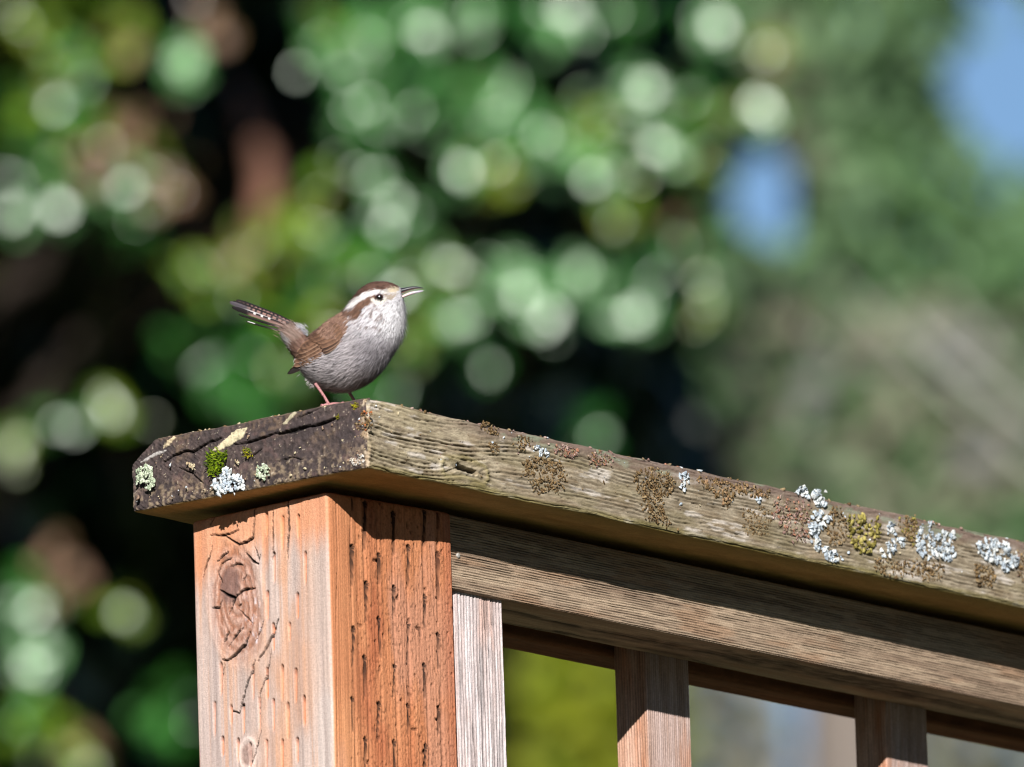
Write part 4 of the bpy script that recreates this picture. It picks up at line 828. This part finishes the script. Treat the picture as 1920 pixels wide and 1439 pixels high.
def broadleaf():
    g = np.random.default_rng(3); D0 = 34.0; K = D0/21
    base = at_depth(-620, 700, 23.6*K); tr = empty('broadleaf_tree', (base[0], base[1], 0))
    tag(tr, 'glossy broadleaf evergreen tree behind the wren, its sunlit leaves blurred into discs', 'tree', 'trees beyond the railing')
    B = np.array([base[0], base[1], -.1])
    trunk(tr, [B, B+[.05, .02, 4.], B+[.1, -.1, 9.], B+[.3, 0, 15.]], .32, .08, lin(92, 76, 62), 1)
    parts = []
    # clumps of leaves on the near face of the crown: picture place, radius, count, colours, how much they turn to the sun
    CL = [  # px, py, r, n, palette, spread
        (60, 40, 70, 16, G_YEL, .8), (40, 200, 60, 16, G_MID+G_YEL, .7), (130, 110, 70, 20, G_YEL+G_PALE, .7), (230, 60, 80, 20, G_YEL+B_DEAD[:1], .8), (330, 115, 55, 9, G_PALE, .5), (120, 240, 70, 18, G_MID+G_YEL, .8), (60, 300, 60, 12, G_MID, .8), (230, 250, 80, 18, B_DEAD+G_YEL, .7), (390, 40, 60, 12, B_DEAD, .6), (310, 330, 70, 14, B_DEAD+G_YEL, .8), (230, 350, 40, 7, G_PALE, .4), (120, 390, 60, 12, G_PALE+G_YEL, .6), (30, 400, 45, 8, G_PALE, .5), (260, 450, 50, 8, G_MID, .8), (180, 320, 50, 10, B_DEAD, .8),
        (640, 110, 70, 20, G_MID+G_PALE, .5), (720, 60, 80, 20, G_PALE+G_MID, .5), (800, 50, 60, 12, G_PALE, .4), (690, 200, 90, 26, G_MID+G_PALE, .5), (820, 170, 90, 24, G_MID+G_PALE, .5), (930, 230, 90, 24, G_PALE+G_MID, .5), (1010, 270, 80, 20, G_PALE, .5), (900, 140, 60, 10, B_DEAD+G_MID, .6), (700, 330, 60, 14, G_MID, .6), (740, 400, 60, 14, G_PALE, .5), (865, 330, 50, 10, G_PALE, .4), (930, 330, 60, 12, G_YEL, .7), (1060, 60, 70, 14, G_PALE, .5), (1200, 165, 60, 14, G_PALE, .4), (1110, 240, 80, 20, G_YEL+G_PALE, .5), (1130, 310, 60, 16, G_PALE, .5), (1240, 270, 50, 12, G_PALE, .4), (1330, 60, 60, 14, G_PALE+G_MID, .5), (1320, 200, 60, 14, G_YEL+G_MID, .6), (1430, 205, 45, 9, G_YEL+G_PALE, .5), (1330, 300, 40, 8, G_YEL, .7), (1450, 110, 45, 8, G_YEL+B_DEAD, .5), (1170, 30, 60, 10, G_MID, .8), (980, 30, 60, 10, G_MID, .8), (880, 30, 60, 10, G_PALE+G_MID, .7), (620, 40, 60, 10, G_YEL+G_MID, .8), (1180, 400, 60, 8, G_YEL, .9),
        (560, 430, 80, 22, G_YEL, .5), (470, 500, 80, 22, G_YEL+B_DEAD[:1], .6), (390, 520, 70, 16, G_YEL+G_PALE, .6), (640, 500, 80, 20, G_YEL+G_MID, .6), (560, 570, 80, 20, G_YEL+G_MID, .6), (700, 470, 60, 14, G_MID+G_PALE, .6), (760, 560, 70, 16, G_PALE+G_YEL, .6), (830, 500, 60, 14, G_PALE+G_YEL, .6), (860, 600, 55, 12, G_PALE, .4), (480, 640, 80, 18, G_MID, .6), (430, 720, 80, 18, G_MID, .6), (540, 700, 80, 20, G_MID+G_YEL, .6), (640, 640, 70, 14, G_MID+G_YEL, .6), (480, 780, 60, 12, G_MID, .7), (780, 660, 50, 10, G_YEL+G_MID, .7), (700, 740, 70, 12, G_MID, .7), (940, 520, 70, 16, G_PALE, .5), (1030, 570, 70, 18, G_PALE, .4), (1090, 510, 60, 14, G_PALE, .4), (1190, 590, 50, 14, G_PALE, .35), (1210, 500, 50, 8, G_MID, .7), (1280, 450, 50, 8, G_MID+B_DEAD, .7), (1330, 570, 45, 6, G_YEL, .9), (920, 690, 40, 4, G_MID, .9), (1110, 810, 60, 8, [lin(46, 104, 40)], .6), (600, 330, 40, 5, G_YEL, .9),
        (210, 770, 60, 9, G_YEL, .9), (100, 790, 60, 7, G_MID, 1.), (20, 830, 50, 5, G_YEL, 1.), (310, 660, 50, 6, G_MID, 1.), (50, 1120, 70, 14, G_MID+G_PALE, .6), (110, 1080, 70, 12, B_DEAD, .6), (60, 1240, 60, 14, G_PALE, .4), (240, 1140, 50, 8, G_YEL, .8), (60, 1350, 70, 14, G_MID+G_YEL, .6), (140, 1400, 70, 14, G_YEL+B_DEAD, .7), (300, 1370, 70, 14, G_MID, .6), (330, 1280, 50, 8, G_MID, .9)]
    for px, py, r, n, pl, sp in CL:
        n = int(n*1.35)
        q = g.normal(0, .40, (n, 2))*r+[px, py]; P = at_depth(q[:, 0], q[:, 1], D0+K*g.uniform(-.25, .3, n))
        parts.append(leaves(P, dirs(n, HALF+[0, 0, .15], sp, g), K*g.uniform(.020, .044, n), K*g.uniform(.012, .026, n), pal(pl, n, g, .5, 1.5), g))
        if g.random() < .7:                    # the twig that carries them
            a = P.mean(0); b = a+K*(np.array([g.uniform(-.3, .3), g.uniform(-.1, .3), -.1])+VIEW*g.uniform(.6, 1.6)); V, fl = tube([a-VIEW*.1, (a+b)/2+[0, 0, -.03], b], [.002, .004, .007], 5); parts.append((V, fl, lin(70, 54, 42)))
    # small polished leaves added and turned to make sun glints
    GL = [(1060, 20, 1.2), (1345, 40, 1.1), (1208, 165, 1.3), (1432, 203, .9), (1240, 272, 1.2), (1160, 320, 1.1), (868, 332, .9), (236, 358, 1.0), (112, 400, 1.1), (30, 395, .8), (705, 332, .5), (742, 378, .7), (1092, 515, 1.2), (1192, 588, 1.4), (858, 606, 1.0), (1030, 590, .9), (985, 545, .8), (720, 430, .7), (832, 497, .6), (332, 118, .5), (1010, 255, .7), (640, 135, .5), (690, 190, .5), (62, 1250, 1.2), (60, 1140, .6), (240, 1150, .35), (210, 765, .4), (1330, 565, .3), (1150, 420, .28), (740, 555, .7), (110, 200, .6), (795, 55, .7), (920, 690, .3), (455, 1000, .2), (100, 800, .2), (560, 130, .4), (1110, 330, .6), (1440, 100, .4)]
    for px, py, s in GL:
        n = 2; q = np.array([[px, py]])+g.normal(0, 5, (n, 2)); P = at_depth(q[:, 0], q[:, 1], np.full(n, D0-.32*K)+K*g.uniform(-.1, .1, n)); sz = K*.0142*math.sqrt(s)
        parts.append(leaves(P, dirs(n, HALF, .035, g), np.full(n, sz*1.35), np.full(n, sz), pal(G_PALE, n, g), g, .02, .02))
    for _ in range(60):                        # and many more scattered over the crown's face
        c_ = CL[g.integers(len(CL))]; n = 1; q = np.array([[c_[0], c_[1]]])+g.normal(0, .45, (1, 2))*c_[2]; sz = K*.012*math.sqrt(g.uniform(.15, .9))
        parts.append(leaves(at_depth(q[:, 0], q[:, 1], np.full(1, D0-.3*K)), dirs(1, HALF, .06, g), np.full(1, sz*1.35), np.full(1, sz), pal(c_[4], 1, g), g, .05, .05))
    # a brown broken limb in the gap above the tail
    V, fl = tube(catmull(at_depth(np.array([430., 468, 496, 500, 498]), np.array([150., 230, 310, 370, 440]), K*np.array([23.4, 22.6, 21.4, 21.0, 21.0])), 16), K*np.linspace(.010, .022, 16), 8, True, .08, 5)
    obj('limb', V, fl, M_BARK, tr, np.tile(lin(120, 84, 68), (len(V), 1)))
    # the rest of the crown: unseen dense leaves above and beside, added to shade the depth behind
    n = 26000; a = g.uniform(-4.6, .42, n); z = g.uniform(.05, 4.4, n); dl = g.uniform(-.2, 2.2, n)
    c = at_depth(960, 0, D0); P = c+K*(RIGHT*a[:, None]+np.array([0, 0, 1.])*(z+.10+.20*dl)[:, None]+VIEW*dl[:, None])
    edge = .40-.25*np.abs(np.sin(z*2.3+1)); keep = a < edge
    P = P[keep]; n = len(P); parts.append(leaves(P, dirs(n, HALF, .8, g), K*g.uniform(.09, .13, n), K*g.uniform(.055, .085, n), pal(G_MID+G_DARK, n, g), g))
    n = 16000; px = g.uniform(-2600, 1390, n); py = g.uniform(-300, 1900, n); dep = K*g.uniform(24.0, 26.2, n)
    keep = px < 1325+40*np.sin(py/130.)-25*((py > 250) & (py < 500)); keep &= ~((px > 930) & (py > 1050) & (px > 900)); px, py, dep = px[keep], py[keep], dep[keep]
    P = at_depth(px, py, dep); n = len(P); parts.append(leaves(P, dirs(n, HALF, .9, g), K*g.uniform(.09, .14, n), K*g.uniform(.06, .09, n), pal(G_DARK, n, g), g))  # back leaves coloured dark so the gaps read as deep shade
    n = 5000; px = g.uniform(-3000, -60, n); py = g.uniform(0, 1800, n); P = at_depth(px, py, D0+K*g.uniform(-.3, 1.5, n)); parts.append(leaves(P, dirs(n, HALF, .8, g), K*g.uniform(.05, .08, n), K*g.uniform(.03, .05, n), pal(G_MID+G_YEL, n, g), g))
    # the lower and outer crown, below and beside the picture
    n = 7000; P = at_depth(g.uniform(-3400, 1250, n), g.uniform(1530, 4600, n), D0+K*g.uniform(-.3, 1.6, n)); P = P[P[:, 2] > .6]; n = len(P); parts.append(leaves(P, dirs(n, HALF, .8, g), K*g.uniform(.06, .10, n), K*g.uniform(.04, .06, n), pal(G_MID+G_YEL, n, g), g))
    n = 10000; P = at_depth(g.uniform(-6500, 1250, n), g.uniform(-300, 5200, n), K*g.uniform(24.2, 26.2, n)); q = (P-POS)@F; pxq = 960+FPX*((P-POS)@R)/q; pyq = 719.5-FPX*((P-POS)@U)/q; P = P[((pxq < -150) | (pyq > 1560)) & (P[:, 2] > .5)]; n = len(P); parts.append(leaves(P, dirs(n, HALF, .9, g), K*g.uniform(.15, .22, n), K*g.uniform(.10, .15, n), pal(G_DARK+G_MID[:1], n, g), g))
    V, fl, C = join(parts); obj('crown', V, fl, M_GLOSSLEAF, tr, C)
    for k in range(5):
        e = at_depth(g.uniform(-200, 1100), g.uniform(-300, 300), 23.3*K); s = B+[.1, -.1, g.uniform(7, 10.5)]; V, fl = tube(catmull(np.array([s, (s+e)/2+[0, 0, .25], e]), 12), np.linspace(.11, .03, 12), 8, True, .05, k); obj('limb', V, fl, M_BARK, tr, np.tile(lin(48, 40, 34), (len(V), 1)))
broadleaf()

def far_tree(name, label, px_base, depth, height, clumps, holes, mat, trunk_col, seed, size, twigs=(), layers=1.5, face=.6):
    g = np.random.default_rng(seed); base = at_depth(px_base, 900, depth+.8); tr = empty(name, (base[0], base[1], 0)); tag(tr, label, 'tree', 'trees beyond the railing')
    B = np.array([base[0], base[1], -.3]); trunk(tr, [B, B+[.1, .1, height*.4], B+[-.1, .2, height*.75], B+[.05, .1, height]], .2*height/10, .05, trunk_col, seed)
    parts = []
    for x0, y0, x1, y1, n, pl in clumps:
        px = g.uniform(x0, x1, n); py = g.uniform(y0, y1, n); keep = np.ones(n, bool)
        for hx, hy, rx, ry, p in holes: keep &= ~((((px-hx)/rx)**2+((py-hy)/ry)**2 < 1) & (g.random(n) < p))
        px, py = px[keep], py[keep]; m = len(px); P = at_depth(px, py, depth+g.uniform(0, layers, m)); s = g.uniform(.7, 1.3, m)*size
        parts.append(leaves(P, dirs(m, HALF, face, g), s, s*.55, pal(pl, m, g), g))
    V, fl, C = join(parts); obj('crown', V, fl, mat, tr, C)
    for pts, r0, r1, col in twigs:
        P = at_depth(np.array([p[0] for p in pts], float), np.array([p[1] for p in pts], float), depth-.15+.0*np.arange(len(pts))); V, fl = tube(catmull(P, 16), np.linspace(r0, r1, 16), 8, True, .05, seed); obj('branch', V, fl, M_BARK, tr, np.tile(col, (len(V), 1)))
    return tr
SOFT = [lin(94, 126, 82), lin(112, 140, 98), lin(80, 112, 66)]; OLV = [lin(128, 128, 104), lin(140, 136, 116), lin(110, 116, 88)]; GRYL = [lin(142, 138, 134), lin(124, 122, 122)]
SKYH = [(1434, 366, 84, 104, 1.), (1434, 460, 60, 50, .5), (1915, 165, 132, 150, 1.), (1880, 10, 70, 60, .9), (1905, 385, 60, 60, .6), (1640, 175, 60, 70, .35)]
far_tree('soft_green_tree', 'soft grey-green tree far behind the rail with blue sky showing through its gaps', 1650, 85., 26.,
         [(1290, -260, 2300, 1080, 5200, SOFT), (2150, -900, 3400, 3200, 4000, SOFT), (1950, 1000, 3300, 3600, 3000, SOFT+OLV), (1400, 560, 2300, 1100, 1700, OLV), (1420, 40, 1560, 360, 160, OLV), (1500, 620, 1950, 900, 200, GRYL), (1480, 80, 1750, 260, 180, G_DARK), (1340, 420, 1520, 900, 260, G_DARK+[lin(60, 52, 50)])],  # lit and shaded parts of the crown set by leaf colour
         SKYH, M_LEAF, lin(110, 100, 92), 41, .19, [([(1560, 520), (1700, 660), (1830, 780), (2000, 930)], 0.008, 0.014, lin(170, 166, 160)), ([(1700, 600), (1800, 690), (1960, 810)], 0.008, 0.014, lin(196, 196, 188)), ([(1780, 560), (1860, 660), (1960, 760)], 0.015, 0.018, lin(150, 156, 134))])
far_tree('lime_green_tree', 'bright yellow-green tree seen between the white upright and the first baluster', 1020, 70., 18.,
         [(700, 1080, 1270, 1700, 2400, [lin(120, 128, 18), lin(134, 138, 26), lin(104, 118, 16)]), (700, 1080, 1010, 1290, 120, [lin(54, 100, 20)])], [], M_LEAF, lin(90, 80, 60), 43, .15)
far_tree('grey_twig_tree', 'hazy grey twiggy tree seen low between the balusters', 1560, 105., 23.,
         [(1240, 1150, 1460, 1700, 260, GRYL+OLV), (1440, 1390, 1700, 1700, 90, GRYL), (1690, 1250, 2200, 1700, 560, GRYL+OLV)], [(1560, 1330, 90, 70, .9)], M_LEAF, lin(130, 124, 116), 47, .25)


# ------------------------------------------------------------------ unseen added trees: nearer ones block sky fill, farther ones fill sideways views
def unseen_tree(label, az, dist, h, rad, seed):
    g = np.random.default_rng(seed); c = np.array([POS[0]*.4, POS[1]*.4, 0])+dist*np.array([math.cos(az), math.sin(az), 0]); tr = empty('unseen_tree', c); tag(tr, label, 'tree', 'trees around the garden')
    trunk(tr, [c+[0, 0, -.2], c+[.1, 0, h*.3], c+[0, .2, h*.8]], .25, .08, lin(80, 66, 54), seed)
    far = dist > 35; n = 7000 if far else 2600; sz = 2.1 if far else 1.4; d = g.normal(size=(n, 3)); d /= np.linalg.norm(d, axis=1)[:, None]; r = g.random(n)**.25*(.8+.35*noise(d*2.2+seed, seed)); P = c+[0, 0, h*.52]+d*r[:, None]*np.array([rad, rad, h*.48])
    V, fl, C = join([leaves(P, dirs(n, [0, 0, .6], .8, g), sz*g.uniform(.3, .5, n), sz*g.uniform(.2, .32, n), pal(G_DARK+G_MID[:1], n, g), g)]); obj('crown', V, fl, M_LEAF, tr, C)
for k, (lab, a, d, h, r) in enumerate((('tall unseen tree to the left of the deck, added to block sky light', 105, 13, 17, 5.), ('tall unseen tree left of the lawn, added to block sky light', 142, 13, 17, 5.), ('tall unseen tree left behind the lawn, added to block sky light', 177, 16, 18, 5.), ('tall unseen tree right of the deck, added to block sky light', -35, 12, 17, 4.8), ('tall unseen tree right of the lawn, added to block sky light', -70, 13, 17, 5.), ('tall unseen tree right behind the lawn, added to block sky light', -106, 16, 18, 5.), ('low round unseen tree at the far end of the lawn, added to block sky light', 200, 26, 8, 5.5), ('low broad unseen tree at the far end of the lawn, added to block sky light', 232, 26, 8, 5.5), ('big dark tree left of the broadleaf tree', 49, 44, 16, 5.5), ('second big dark tree left of the broadleaf tree', 60, 40, 17, 6.), ('third big dark tree left of the broadleaf tree', 74, 36, 16, 6.), ('big tree right of the soft grey-green one', 27, 62, 22, 6.5), ('second big tree right of the soft grey-green one', 15, 56, 20, 6.5), ('third big tree right of the soft grey-green one', 2, 48, 19, 6.5))):
    unseen_tree(lab, math.radians(a), d, h, r, 60+k)
